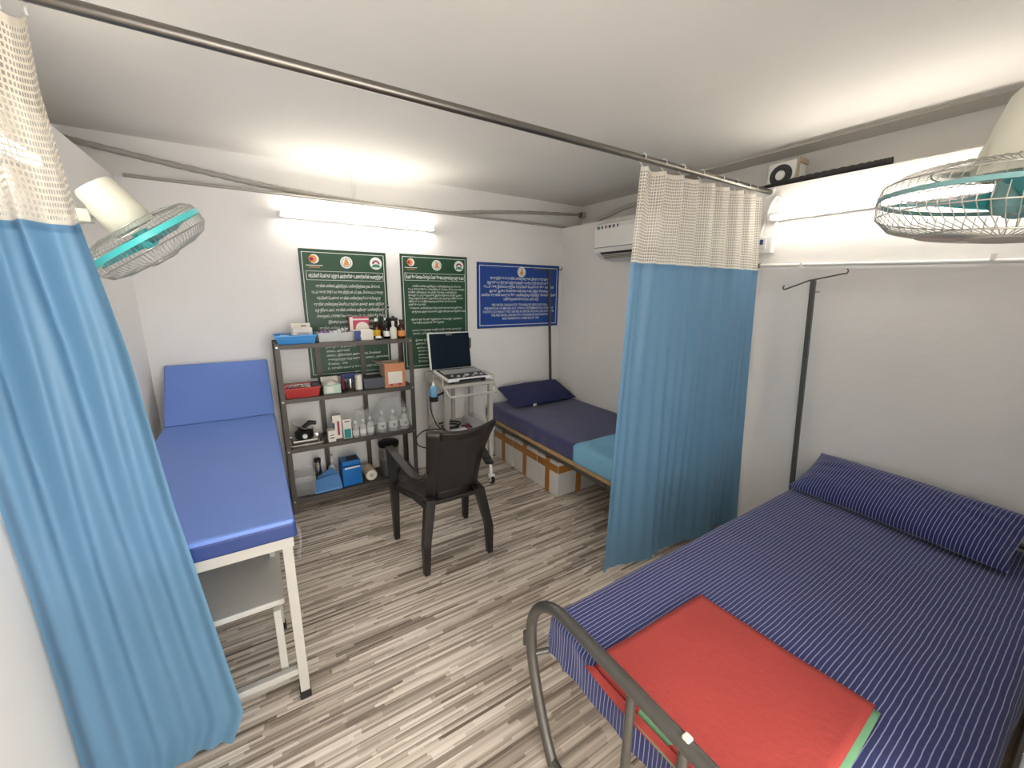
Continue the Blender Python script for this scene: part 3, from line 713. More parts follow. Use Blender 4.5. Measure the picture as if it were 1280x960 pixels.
B().lathe([(.040, 0), (.040, .001), (.001, .001)], 20, (.012, -.0525, .036), Matrix.Rotation(math.pi/2, 3, 'X')).build('oval_print', 'paper', gb, local=True)
bottle('medicine_bottle', 'brown bottle with yellow label and white cap on the rack top', sx(471, 415, 3.40), 3.40, Z, .028, .165, 'amber', 'print', 'yellow', .022)
bottle('medicine_bottle', 'small brown bottle behind the yellow labelled bottle', sx(478, 412, 3.47), 3.47, Z, .022, .13, 'amber', 'black', None, .02)
bottle('medicine_bottle', 'dark bottle with white label and black cap on the rack top', sx(483.5, 418, 3.37), 3.37, Z, .025, .15, 'dkglass', 'black', 'print', .024)
bottle('dropper_bottle', 'white plastic dropper bottle on the rack top', sx(492, 420, 3.32), 3.32, Z, .0265, .145, 'cream', 'cream', None, .03, .4)
bottle('medicine_bottle', 'brown bottle with orange label and brown cap at the rack corner', sx(502, 420, 3.33), 3.33, Z, .0285, .155, 'amber', 'amber', 'orange', .022)
t = thing('instrument_jar', 'black jar with lid standing behind the bottles on the rack top', 'jar', (sx(492, 412, 3.50), 3.50, Z))
B().lathe([(.034, 0), (.036, .005), (.036, .125), (.03, .135)], 20).build('jar_body', 'dkglass', t, smooth=True, local=True)
B().lathe([(.039, .135), (.039, .155), (.03, .16), (.012, .162), (.012, .172), (.001, .174)], 20).build('lid', 'black', t, smooth=True, local=True)
t = thing('forceps_jar', 'slim steel jar holding tall forceps on the rack top', 'jar', (sx(481.5, 412, 3.525), 3.525, Z))
B().lathe([(.020, 0), (.022, .003), (.022, .16), (.02, .16), (.019, .01)], 16).build('jar_body', 'chrome', t, smooth=True, local=True)
t2 = thing('forceps', 'steel forceps with finger rings standing in the slim jar', 'forceps', (sx(481.5, 412, 3.525), 3.525, Z+.01))
for s in (-1, 1):
    B().tube([(s*.002, 0, .0), (s*.010, 0, .14), (s*.012, 0, .215)], .004, 8).build('shaft', 'chrome', t2, smooth=True, local=True)
    B().tube(arc((s*.026, 0, .238), .017, 0, 2*math.pi, (1, 0, 0), (0, 0, 1), 16), .0035, 6).build('finger_ring', 'chrome', t2, smooth=True, local=True)
t = thing('cotton_dish', 'small dark dish heaped with white cotton on the rack top', 'dish', (sx(474, 423, 3.30), 3.31, Z))
B().lathe([(.018, 0), (.026, .006), (.032, .014), (.030, .014), (.02, .006)], 18).build('dish', 'black', t, smooth=True, local=True)
B().lathe([(.026, .011), (.026, .02), (.018, .029), (.001, .032)], 14).build('cotton', 'print', t, smooth=True, local=True)

# ---- second shelf
Z = SH[1]
rx0, rx1 = sx(358, 493, 3.30), sx(398, 490, 3.30)
tray('plastic_tray', 'red plastic tray of instruments on the second rack shelf', rx0, rx1, 3.30, 3.47, Z, .075, 'tray_red')
for k in range(4):
    x = rx0+.03+k*.028
    t = thing('scissors', 'steel scissors lying in the red tray', 'scissors', (x, 3.38, Z+.02), 'scissors in the red tray')
    for s in (-1, 1):
        B().tube([(s*.012, -.05, .055), (-s*.006, .06, .03)], .0035, 6).build('blade', 'chrome', t, local=True)
        B().tube(arc((s*.018, -.055, .062), .014, 0, 6.283, (1, 0, 0), (0, .5, .85), 12), .003, 6).build('handle_ring', 'chrome', t, local=True)
carton('gauze_packet', 'white gauze packet lying in the red tray', rx0+.11, rx0+.17, 3.33, 3.43, Z+.0041, .07, 'print', (), cat='packet')
carton('gauze_packet', 'dark packet beside the white gauze in the red tray', rx0+.178, rx0+.222, 3.33, 3.42, Z+.0041, .085, 'greybox', (), cat='packet')
tx0, tx1 = sx(404.5, 486, 3.31), sx(426, 484, 3.31)
t = thing('glove_dispenser', 'pale green glove carton with open top on the second rack shelf', 'box', ((tx0+tx1)/2, 3.37, Z))
B().box((tx0, 3.31, Z), (tx1, 3.43, Z+.07)).build('carton_body', 'mint', t, bevel=.002)
B().box((tx0+.02, 3.3088, Z+.01), (tx0+.07, 3.3104, Z+.055)).build('printed_panel', 'paper', t)
B().grid(lambda u, v: (tx0+.01+(tx1-tx0-.02)*u, 3.325+.09*v, Z+.0705+.03*math.sin(math.pi*u)*math.sin(math.pi*v)*(1+.8*noise.noise(Vector((u*4, v*4, 2))))), 10, 8).build('glove', 'paper', t, smooth=True)
B().loft([[Vector((tx0, 3.43, Z+.07)), Vector((tx0, 3.433, Z+.07)), Vector((tx0, 3.463, Z+.11)), Vector((tx0, 3.46, Z+.11))], [Vector((tx1, 3.43, Z+.07)), Vector((tx1, 3.433, Z+.07)), Vector((tx1, 3.463, Z+.11)), Vector((tx1, 3.46, Z+.11))]]).build('lid_flap', 'paper', t)
cx = sx(438.5, 485, 3.35)
t = thing('steel_canister', 'short polished steel canister on the second rack shelf', 'canister', (cx, 3.35, Z))
B().lathe([(.038, 0), (.041, .004), (.041, .08), (.044, .083), (.044, .1), (.04, .104), (.001, .106)], 24).build('canister_body', 'chrome', t, smooth=True, local=True)
carton('medicine_carton', 'maroon and blue carton behind the short steel canister', cx-.05, cx+.07, 3.41, 3.47, Z, .125, 'maroon', (('navyprint', 0, 1, .76, 1),), top='navyprint')
t = thing('tissue_roll', 'white paper roll standing beside the short steel canister', 'roll', (sx(449, 482, 3.37), 3.37, Z))
B().lathe([(.028, 0), (.028, .12), (.01, .12), (.01, .002)], 20).build('paper', 'paper', t, smooth=True, local=True)
carton('equipment_box', 'dark grey equipment box on the second rack shelf', sx(456, 484, 3.33), sx(480.5, 480, 3.33), 3.33, 3.50, Z, .085, 'greybox', top='keydark')
ox0, ox1 = sx(482, 482, 3.30), sx(507, 480, 3.30)
t = thing('open_carton', 'open orange printed cardboard carton on the second rack shelf', 'box', ((ox0+ox1)/2, 3.38, Z))
H = .20
B().box((ox0, 3.30, Z), (ox1, 3.304, Z+H)).build('front_panel', 'cardorange', t)
B().box((ox0, 3.47, Z), (ox1, 3.474, Z+H)).build('back_panel', 'cardin', t)
B().box((ox0, 3.304, Z), (ox0+.004, 3.47, Z+H)).build('side_panel', 'cardin', t); B().box((ox1-.004, 3.304, Z), (ox1, 3.47, Z+H)).build('side_panel', 'cardin', t)
B().box((ox0+.004, 3.304, Z), (ox1-.004, 3.47, Z+.004)).build('bottom_panel', 'cardin', t)
B().loft([[Vector((ox0, y, Z+H)), Vector((ox0, y, Z+H-.003)), Vector((ox0-.06, y, Z+H+.012)), Vector((ox0-.06, y, Z+H+.015))] for y in (3.31, 3.465)]).build('flap', 'cardin', t)
B().box((ox0+.025, 3.2985, Z+.03), (ox1-.025, 3.3002, Z+.13)).build('printed_label', 'paper', t)
B().box((ox0+.04, 3.298, Z+.015), (ox0+.06, 3.2998, Z+.03)).build('printed_mark', 'maroon', t); B().box((ox1-.06, 3.298, Z+.015), (ox1-.035, 3.2998, Z+.03)).build('printed_mark', 'maroon', t)

# ---- third shelf
Z = SH[2]
sx0, sx1 = sx(366, 556, 3.29), sx(402, 551, 3.29)
tray('steel_tray', 'shallow steel tray under the black instrument on the third rack shelf', sx0, sx1, 3.285, 3.50, Z, .025, 'steel', .003, .008)
t = thing('steel_basin_set', 'stack of steel scale and black dials lying in the steel tray', 'instrument', ((sx0+sx1)/2-.01, 3.37, Z+.0031))
B().box((-.09, -.06, .0), (.09, .07, .028)).build('base', 'darksteel', t, bevel=.006, local=True)
B().box((-.085, -.066, .03), (.085, .06, .044)).build('plate', 'steel', t, bevel=.004, local=True)
B().lathe([(.001, 0), (.06, 0), (.066, .01), (.066, .05), (.05, .062), (.001, .064)], 20, (0, 0, .045)).build('drum', 'black', t, smooth=True, local=True)
B().lathe([(.017, 0), (.017, .007), (.001, .008)], 16, (.0, -.064, .075), Matrix.Rotation(math.pi/2, 3, 'X')).build('dial', 'print', t, local=True)
B().lathe([(.001, 0), (.04, 0), (.075, .022), (.08, .035), (.076, .035), (.04, .008)], 20, (-.01, .01, .11), Matrix.Rotation(.35, 3, 'Y')).build('bowl', 'chrome', t, smooth=True, local=True)
B().tube([(-.01, 0, .12), (.045, .0, .16), (.09, .0, .15)], [.014, .02, .016], 10).build('handle', 'black', t, smooth=True, local=True)
def cart_px(name, label, a, b, yt, yb, Y0, dep, m, bands=(), **k):
    p0 = at(a, yb, 1, Y0); p1 = at(b, yb, 1, Y0); h = at((a+b)/2, yt, 1, Y0).z-Z
    return carton(name, label, p0.x, p1.x, Y0, Y0+dep, Z, max(.02, h), m, bands, **k)
cart_px('medicine_carton', 'short white carton beside the steel tray on the third shelf', 411, 420.5, 538, 551, 3.295, .07, 'paper', (('greybox', .2, .8, .3, .4), ('greybox', .2, .8, .55, .62)))
cart_px('medicine_carton', 'tall white carton with blue stripe on the third rack shelf', 417.5, 428.5, 519, 549, 3.345, .05, 'paper', (('navyprint', .0, .2, .1, .7), ('maroon', .5, .75, .15, .75)))
cart_px('medicine_carton', 'white and teal carton on the third rack shelf', 430, 440.5, 524, 547, 3.31, .05, 'paper', (('tealbox', .1, .9, .03, .5), ('greybox', .2, .8, .86, .92)))
for k, (px_, yb, r, h, Y) in enumerate(((445.5, 547, .024, .135, 3.32), (454.5, 546, .024, .14, 3.325), (464, 545, .026, .15, 3.33))):
    bottle('saline_bottle', 'small clear bottle in a plastic wrap on the third rack shelf', sx(px_, yb, Y), Y, Z, r, h, 'bottleclear', 'print', 'print', .02, .35, 'small clear bottles on the third shelf')
for k, (px_, yb, Y) in enumerate(((478, 543, 3.34), (492, 541, 3.34), (506, 538, 3.34))):
    sb = bottle('saline_bottle', 'large clear bottle with white label inside a plastic bag', sx(px_, yb, Y), Y, Z, .036, .185, 'bottleclear', 'print', 'print', .03, .3, 'large clear bottles on the third shelf', (.2, .58))
    for sg in (-1, 1): B().bar((-.012*sg, -.0372, .045), (.012*sg, -.0372, .07), .006, .001, (0, 1, 0)).build('label_mark', 'greybox', sb, local=True)
def bag(name, label, x0, x1, y0, y1, z, h, seed, cat='plastic bag'):
    t = B(); cx, cy = (x0+x1)/2, (y0+y1)/2; n = 26
    rings = []
    for i in range(11):
        v = i/10; rr = []
        sq = 1-.5*max(0, (v-.55)/.45)
        for k in range(n):
            a = 2*math.pi*k/n; ca, sa = math.cos(a), math.sin(a)
            e = (abs(ca)**4+abs(sa)**4)**-.25
            w = 1+.16*noise.noise(Vector((ca*2.2, sa*2.2, v*4+seed)))
            rr.append(Vector((cx+(x1-x0)/2*ca*e*sq*w, cy+(y1-y0)/2*sa*e*(sq if v > .6 else 1)*w*.95, z+.002+h*v+.02*noise.noise(Vector((ca*3, sa*3, seed)))*v)))
        rings.append(rr)
    o = t.loft(rings).build(name, 'bag', None, (cx, cy, z), smooth=True)
    return tag(o, label, cat)
b0, b1 = sx(470, 542, 3.34), sx(513, 538, 3.34)
bag('plastic_bag', 'clear plastic bag around the three large bottles on the rack', b0-.002, b1-.004, 3.285, 3.43, Z, .285, 3)
b0, b1 = sx(441, 546, 3.33), sx(469, 543, 3.33)
bag('plastic_bag', 'clear plastic bag around the three small bottles on the rack', b0+.004, b1, 3.285, 3.40, Z, .21, 8)

# ---- bottom shelf
Z = SH[3]
t = thing('clear_container', 'clear plastic container on the bottom rack shelf', 'container', (sx(380, 612, 3.37), 3.37, Z))
B().box((-.085, -.07, 0), (.085, .09, .15)).build('tub', 'bag', t, bevel=.01, local=True); B().box((-.09, -.075, .15), (.09, .095, .162)).build('lid', 'clear', t, bevel=.004, local=True)
t = thing('wrapped_sheet', 'light blue folded plastic sheet slanting off the bottom rack shelf', 'sheet', (sx(411, 612, 3.31), 3.31, Z))
B().loft([[Vector((-.105, -.03, .004)), Vector((.10, -.035, .004)), Vector((.105, -.035, .025)), Vector((-.10, -.03, .02))], [Vector((-.09, .04, .06)), Vector((.10, .045, .085)), Vector((.095, .05, .11)), Vector((-.085, .05, .085))],
          [Vector((-.07, .10, .07)), Vector((.05, .11, .13)), Vector((.05, .12, .145)), Vector((-.06, .115, .095))]]).build('folded_sheet', 'bluepaper', t, bevel=.006, local=True)
t = thing('steel_flask', 'slim steel tube flask with black cap on the bottom shelf', 'flask', (sx(399, 598, 3.47), 3.47, Z))
B().lathe([(.024, 0), (.026, .004), (.026, .2), (.02, .205)], 18).build('flask_body', 'chrome', t, smooth=True, local=True); B().lathe([(.026, .2), (.026, .225), (.02, .23)], 16).build('cap', 'black', t, smooth=True, local=True)
bottle('spray_bottle', 'clear bottle behind the blue wrapped sheet on the bottom shelf', sx(417, 600, 3.47), 3.47, Z, .034, .235, 'bottleclear', 'offwhite', None, .06, .35)
t = carton('blue_carton', 'blue cardboard carton with folded lid on the bottom rack shelf', sx(429, 606, 3.31), sx(453, 602, 3.31), 3.31, 3.45, Z, .165, 'bluebox', (('paper', .12, .92, .9, .97),), rot=.05)
B().box((-.075, -.072, .172), (.07, .06, .215)).build('folded_lid', 'bluebox', t, bevel=.008, local=True); B().box((-.03, -.055, .215), (.05, .01, .225)).build('black_insert', 'black', t, bevel=.003, local=True)
t = thing('cotton_roll', 'white cotton roll in a brown wrapper on the bottom shelf', 'roll', (sx(465, 600, 3.31), 3.31, Z))
mx = Matrix.Rotation(-math.pi/2, 3, 'X')
B().lathe([(.046, 0), (.048, .003), (.048, .15), (.001, .15)], 22, (0, 0, .05), mx).build('wrapper', 'cardin', t, smooth=True, local=True)
B().lathe([(.042, -.003), (.042, .002), (.001, .002)], 22, (0, 0, .05), mx).build('cotton', 'paper', t, local=True); B().lathe([(.018, -.005), (.018, .0), (.001, 0)], 16, (0, 0, .05), mx).build('core', 'offwhite', t, local=True)
t = thing('sterile_drum', 'tall steel sterilising drum with dark lid on the bottom shelf', 'drum', (sx(488, 594, 3.40), 3.40, Z))
B().lathe([(.082, 0), (.085, .004), (.085, .14), (.088, .145), (.085, .15), (.085, .262)], 32).build('drum_body', 'steel', t, smooth=True, local=True)
B().lathe([(.09, .258), (.09, .285), (.085, .29), (.02, .293), (.001, .293)], 32).build('lid', 'darksteel', t, smooth=True, local=True)
B().tube(arc((0, 0, .293), .025, 0, math.pi, (1, 0, 0), (0, 0, 1), 8), .004, 6).build('lid_handle', 'chrome', t, local=True)
B().box((-.012, -.094, .2), (.012, -.083, .265)).build('latch', 'chrome', t, bevel=.003, local=True)

# ================================================================== ultrasound cart
t = thing('equipment_cart', 'white two-shelf trolley on castors carrying a laptop ultrasound machine', 'trolley', (1.46, 3.18, 0))
KX0, KX1, KY0, KY1, KZ = 1.215, 1.70, 2.96, 3.40, .955
B().box((KX0, KY0, KZ-.03), (KX1, KY1, KZ)).build('top_deck', 'whitemetal', t, bevel=.006)
B().box((KX0+.01, KY0+.01, .50), (KX1-.01, KY1-.01, .525)).build('lower_shelf', 'whitemetal', t, bevel=.004)
B().box((KX0+.01, KY0-.006, .485), (KX1-.01, KY0+.01, .54)).build('shelf_lip', 'whitemetal', t, bevel=.003)
for x in (KX0+.035, KX1-.035):
    for y in (KY0+.03, KY1-.03):
        B().box((x-.019, y-.019, .16), (x+.019, y+.019, KZ-.03)).build('post', 'whitemetal', t, bevel=.003)
B().box((1.40, KY1-.035, .525), (1.44, KY1-.01, KZ-.03)).build('rear_strut', 'greyplastic', t); B().box((1.47, KY1-.035, .525), (1.50, KY1-.01, KZ-.03)).build('rear_strut', 'greyplastic', t)
# guard rail round the deck and the handle
zr = KZ+.045
B().tube([(KX0+.008, KY0+.02, zr), (KX0+.008, KY1-.01, zr), (KX1-.008, KY1-.01, zr), (KX1-.008, KY0+.02, zr)], .006, 8).build('guard_rail', 'whitemetal', t, smooth=True)
for x, y in ((KX0+.008, KY0+.02), (KX0+.008, KY1-.01), (KX1-.008, KY1-.01), (KX1-.008, KY0+.02), (KX0+.008, 3.18), (KX1-.008, 3.18)):
    B().tube([(x, y, KZ), (x, y, zr)], .006, 8).build('rail_post', 'whitemetal', t, smooth=True)
B().tube([(KX0+.03, KY0+.03, KZ-.015), (KX0+.03, KY0-.05, KZ-.075), (KX0+.04, KY0-.06, KZ-.085), (KX1-.02, KY0-.06, KZ-.085), (KX1-.01, KY0-.05, KZ-.075), (KX1-.01, KY0+.03, KZ-.015)], .011, 10).build('push_handle', 'whitemetal', t, smooth=True)
for x in (KX0+.04, KX1-.04):
    sd = 1 if x > 1.4 else -1
    B().loft([[Vector((x-.02, KY0+.02, .17)), Vector((x+.02, KY0+.02, .17)), Vector((x+.02, KY1-.02, .17)), Vector((x-.02, KY1-.02, .17))], [Vector((x-.02, KY0+.05, .23)), Vector((x+.02, KY0+.05, .23)), Vector((x+.02, KY1-.05, .23)), Vector((x-.02, KY1-.05, .23))]]).build('base_foot', 'whitemetal', t, bevel=.006)
    for y in (KY0+.005, KY1-.03):
        cs = B().tube([(x, y+.03, .19), (x, y, .15), (x, y, .085)], .015, 10).build('castor', 'white', t, smooth=True)
        B().box((x-.028, y-.03, .06), (x+.028, y+.015, .09)).build('fork', 'white', cs, bevel=.008)
        mx = Matrix.Rotation(math.pi/2, 3, 'Y')
        B().lathe([(.026, -.016), (.04, -.014), (.04, .014), (.026, .016)], 22, (x, y-.006, .04), mx).build('tyre', 'rubber', cs, smooth=True)
        B().lathe([(.001, -.020), (.028, -.019), (.028, .019), (.001, .020)], 20, (x, y-.006, .04), mx).build('wheel_disc', 'white', cs, smooth=True)
        B().lathe([(.001, -.0225), (.010, -.022), (.010, .022), (.001, .0225)], 12, (x, y-.006, .04), mx).build('axle_cap', 'black', cs)
# gel holder ring
hx, hy = sx(541.5, 490, 2.96), 2.955
B().lathe([(.034, 0), (.036, .004), (.036, .04), (.031, .04), (.031, .006)], 20, (hx, hy, .845)).build('cup_holder', 'black', t, smooth=True)
B().bar((hx, hy+.03, .865), (KX0+.03, KY0+.03, .90), .014, .014).build('holder_arm', 'black', t)
t = thing('gel_bottle', 'pale blue gel bottle standing in the cup holder of the trolley', 'bottle', (hx, hy, .852))
B().lathe([(.026, 0), (.028, .004), (.028, .095), (.022, .112), (.011, .12)], 18).build('bottle_body', 'gel', t, smooth=True, local=True)
B().lathe([(.013, .118), (.012, .132), (.004, .152), (.001, .152)], 14).build('nozzle', 'white', t, smooth=True, local=True)
# ultrasound laptop
t = thing('ultrasound_laptop', 'white laptop style ultrasound machine with dark screen open on the trolley', 'laptop', (1.45, 3.12, KZ))
LX0, LX1, LYF, LYB = 1.262, 1.655, 2.965, 3.275
B().loft([[Vector((LX0, LYF, KZ+.02)), Vector((LX1, LYF, KZ+.02)), Vector((LX1, LYB, KZ+.045)), Vector((LX0, LYB, KZ+.045))], [Vector((LX0, LYF, KZ+.045)), Vector((LX1, LYF, KZ+.045)), Vector((LX1, LYB, KZ+.075)), Vector((LX0, LYB, KZ+.075))]]).build('base', 'white', t, bevel=.006)
for x in (LX0+.05, LX1-.05):
    for y in (LYF+.04, LYB-.04): B().box((x-.015, y-.015, KZ), (x+.015, y+.015, KZ+.035)).build('foot', 'black', t)
kz = lambda y: KZ+.0455+.03*(y-LYF)/(LYB-LYF)
def slab(name, xa, xb, ya, yb, th, m, par): return B().loft([[Vector((xa, ya, kz(ya))), Vector((xb, ya, kz(ya))), Vector((xb, yb, kz(yb))), Vector((xa, yb, kz(yb)))], [Vector((xa, ya, kz(ya)+th)), Vector((xb, ya, kz(ya)+th)), Vector((xb, yb, kz(yb)+th)), Vector((xa, yb, kz(yb)+th))]]).build(name, m, par)
deck = slab('key_deck', LX0+.012, LX1-.012, LYF+.02, LYB-.015, .002, 'keydark', t)
kb = B()
for r in range(5):
    for c_ in range(14):
        xa = LX0+.03+c_*.0245; ya = LYB-.05-r*.024
        z = kz(ya)+.002; kb.box((xa, ya-.019, z-.002), (xa+.02, ya, z+.004))
ko = kb.build('keyboard_keys', 'keys', deck); ko['kind'] = 'stuff'
for (xx, yy, r, h) in ((.20, .075, .022, .01), (.12, .06, .014, .008), (.29, .08, .016, .012), (.335, .06, .012, .01), (.07, .075, .012, .01), (.25, .045, .01, .006), (.16, .04, .01, .006)):
    B().lathe([(r, 0), (r, h), (r*.8, h+.003), (.001, h+.004)], 14, (LX0+xx, LYF+yy, kz(LYF+yy))).build('control_knob', 'keys', deck, smooth=True)
B().box((LX0+.10, LYF-.003, KZ+.022), (LX1-.05, LYF+.004, KZ+.038)).build('front_grip', 'black', t)
# screen lid, leaning back a little
s0 = Vector((0, LYB+.005, KZ+.075)); s1 = Vector((0, LYB+.055, 1.345)); d = (s1-s0).normalized(); nn = Vector((0, -d.z, d.y))
def plate(name, xa, xb, f0, f1, n0, n1, m, par, bev=0):
    L = (s1-s0).length
    q = lambda x, f, n: Vector((x, 0, 0))+s0+d*(L*f)+nn*n
    return B().loft([[q(xa, f0, n0), q(xb, f0, n0), q(xb, f1, n0), q(xa, f1, n0)], [q(xa, f0, n1), q(xb, f0, n1), q(xb, f1, n1), q(xa, f1, n1)]]).build(name, m, par, bevel=bev)
SX0, SX1 = 1.235, 1.625
lid = plate('screen_lid', SX0, SX1, 0, 1, -.02, .012, 'white', t, .008)
plate('display', SX0+.010, SX1-.003, .012, .978, .011, .014, 'screen', lid, .001)
plate('maker_mark', 1.40, 1.455, .925, .94, .0135, .0148, 'keys', lid)
plate('hinge', SX0+.08, SX1-.08, -.03, .02, -.015, .005, 'greybox', t)
B().box((SX1-.002, LYB+.02, 1.2), (SX1+.014, LYB+.05, 1.29)).build('side_port', 'greybox', t, bevel=.003)
# lower shelf contents
P = smoothpath([(1.25, 3.05, .54), (1.30, 3.02, .545), (1.38, 3.06, .55), (1.42, 3.14, .548), (1.36, 3.2, .546), (1.28, 3.16, .55), (1.27, 3.08, .556), (1.34, 3.04, .565), (1.42, 3.09, .57), (1.44, 3.18, .56), (1.36, 3.23, .56), (1.27, 3.2, .562)], 6)
tag(B().tube(P, .008, 8).build('power_cable', 'black', None, (1.34, 3.12, .53), smooth=True), 'coiled black power cable on the lower trolley shelf', 'cable')
P = smoothpath([(1.10, 2.95, .60), (1.02, 3.02, .52), (1.06, 3.0, .47), (1.16, 2.94, .49), (1.28, 2.93, .56), (1.30, 3.0, .60), (1.22, 3.06, .66), (1.16, 3.05, .72), (1.15, 3.1, .84), (1.20, 3.12, .90)], 6)
P = smoothpath([(1.205, 3.12, .93), (1.155, 3.08, .86), (1.14, 3.04, .74), (1.17, 2.97, .62), (1.26, 2.935, .56), (1.20, 2.92, .53), (1.10, 2.92, .47), (1.00, 2.96, .49), (.99, 2.99, .55), (1.06, 2.99, .60), (1.16, 2.97, .60), (1.27, 2.99, .575), (1.30, 3.05, .548)], 6)
tag(B().tube(P, .005, 8).build('probe_cable', 'black', None, (1.15, 3.0, .45), smooth=True), 'thin black cable looping beside the trolley toward the rack', 'cable')
t = thing('power_adapter', 'white power adapter on the lower trolley shelf', 'adapter', (1.36, 2.99, .525))
B().box((-.07, -.02, 0), (.07, .03, .035)).build('brick', 'white', t, bevel=.006, local=True); B().box((-.012, -.024, .006), (.012, -.018, .028)).build('socket', 'greyplastic', t, local=True)
t = thing('electrode_leads', 'dark red lead bundle beside the black cable on the trolley', 'cable', (1.47, 3.06, .525))
for k in range(3):
    B().tube(smoothpath([(-.04+.02*k, -.03, .01), (0, .0, .03+.008*k), (.04, -.02+.02*k, .012), (.01, .04, .015), (-.03, .02+.01*k, .02)], 5), .006, 7).build('lead', 'maroon' if k else 'black', t, smooth=True, local=True)
bag('plastic_bag', 'crinkled clear plastic bag lying on the lower trolley shelf', 1.51, 1.65, 3.03, 3.28, .525, .085, 14)

# ================================================================== plastic armchair
t = thing('plastic_armchair', 'dark brown plastic armchair with woven back facing the trolley', 'chair', (.94, 2.33, 0))
def quad(cx, cy, z, wx, wy): return [Vector((cx-wx/2, cy-wy/2, z)), Vector((cx+wx/2, cy-wy/2, z)), Vector((cx+wx/2, cy+wy/2, z)), Vector((cx-wx/2, cy+wy/2, z))]
q = NT('woven brown plastic'); v = q.coords(True)
wv = q.n('ShaderNodeTexWave', wave_type='BANDS', bands_direction='X'); wv.inputs['Scale'].default_value = 22; q.l(v, wv.inputs[0])
wh = q.n('ShaderNodeTexWave', wave_type='BANDS', bands_direction='Y'); wh.inputs['Scale'].default_value = 22; q.l(v, wh.inputs[0])
q.l(q.mix(wv.outputs[1], lin((26, 22, 20)), lin((40, 35, 32))), q.b.inputs['Base Color']); q.b.inputs['Roughness'].default_value = .5
q.bump(q.math('ADD', wv.outputs[1], wh.outputs[1]), .6, .004); M['woven'] = q.m
for s, fx, tx in ((-1, .722, .775), (1, 1.160, 1.105)):
    B().loft([quad(fx, 2.095, 0, .036, .04), quad(fx-s*.004, 2.10, .2, .05, .05), quad(tx, 2.145, .47, .062, .06)]).build('rear_leg', 'brown', t, bevel=.005)
for s, fx, tx in ((-1, .676, .655), (1, 1.206, 1.225)):
    B().loft([quad(fx, 2.565, 0, .036, .045), quad(fx+s*.0, 2.555, .4, .052, .06), quad(tx, 2.525, .685, .05, .055)]).build('front_leg', 'brown', t, bevel=.005)
    pts = smoothpath([(tx, 2.55, .692), (tx+s*.002, 2.45, .69), (tx-s*.012, 2.32, .665), (tx-s*.03, 2.2, .635), (tx-s*.055, 2.11, .635), (tx-s*.09, 2.075, .68)], 5)
    rings = []
    for i, p in enumerate(pts):
        tg = (pts[min(i+1, len(pts)-1)]-pts[max(i-1, 0)]).normalized(); up = Vector((0, 0, 1)); up = (up-tg*up.dot(tg)).normalized(); sd = tg.cross(up)
        rings.append([p+sd*.027+up*.008, p-sd*.027+up*.008, p-sd*.027-up*.014, p+sd*.027-up*.014])
    B().loft(rings).build('armrest', 'brown', t, smooth=True, bevel=.005)
    B().loft([[Vector((tx-s*.005, 2.50, .40)), Vector((tx-s*.035, 2.50, .40)), Vector((tx-s*.035, 2.50, .45)), Vector((tx-s*.005, 2.50, .45))], [Vector((.94+s*.165, 2.17, .40)), Vector((.94+s*.14, 2.17, .40)), Vector((.94+s*.14, 2.17, .45)), Vector((.94+s*.165, 2.17, .45))]]).build('side_apron', 'brown', t, bevel=.004)
def seatfn(u, v):
    x = .94+(u-.5)*(.42+.1*v); y = 2.14+.44*v
    return (x, y, .435-.018*math.sin(math.pi*u)*math.sin(math.pi*v)-.02*max(0, v-.85)/.15)
B().grid(seatfn, 12, 12).build('seat', 'brown', t, smooth=True, solid=.022)
def backfn(u, v):
    s = u*2-1; hw = .172+.05*v-.012*math.sin(math.pi*v)
    z = .43+.50*v-(.018*(1-s*s))*(1 if v > .5 else -1)*abs(v-.5)*2
    y = 2.165-.155*v+.025*math.sin(math.pi*v)+.055*s*s
    return Vector((.945+.018*v+hw*s, y, z))
fr = B()
NU, NV = 30, 36
for (u0, u1, v0, v1) in ((0, .16, 0, 1), (.84, 1, 0, 1), (.16, .84, 0, .1), (.16, .84, .9, 1)):
    fr.grid(lambda u, v: backfn(u0+(u1-u0)*u, v0+(v1-v0)*v), 10, 16)
fo = fr.build('backrest_frame', 'brown', t, smooth=True, solid=.026)
B().grid(lambda u, v: backfn(.14+.72*u, .08+.84*v)+Vector((0, .003, 0)), 20, 20, lambda u, v: (u, v)).build('woven_back', 'woven', t, smooth=True, solid=.012)

# ================================================================== beds
def sheet_fn(L, W, dropL0, dropL1, dropW0, dropW1, r, seed, wr):
    """u: along length, v: across width; excess beyond the edge bends down over radius r"""
    def bend(s, S):
        if s < r:
            e = r-s; sg = -1; base = r
        elif s > S-r:
            e = s-(S-r); sg = 1; base = S-r
        else: return s, 0
        a = e/r
        if a < math.pi/2: return base+sg*r*math.sin(a), r*(1-math.cos(a))
        return base+sg*r, r+(e-r*math.pi/2)
    def f(u, v):
        s = -dropL0+(L+dropL0+dropL1)*u; q_ = -dropW0+(W+dropW0+dropW1)*v
        a, za = bend(s, L); b, zb = bend(q_, W)
        n = noise.noise(Vector((s*3.1+seed, q_*3.1, seed)))*.6+noise.noise(Vector((s*9+seed, q_*7, 3)))*.25
        z = -max(za, zb)-(.15*min(za, zb) if min(za, zb) > 0 else 0)+wr*n
        if za > r: a += (1 if s > 0 else -1)*(.006+.012*noise.noise(Vector((q_*14, za*5, seed))))
        if zb > r: b += (1 if q_ > 0 else -1)*(.004+.008*noise.noise(Vector((s*9, zb*5, seed))))
        return a, b, z, q_, s
    return f
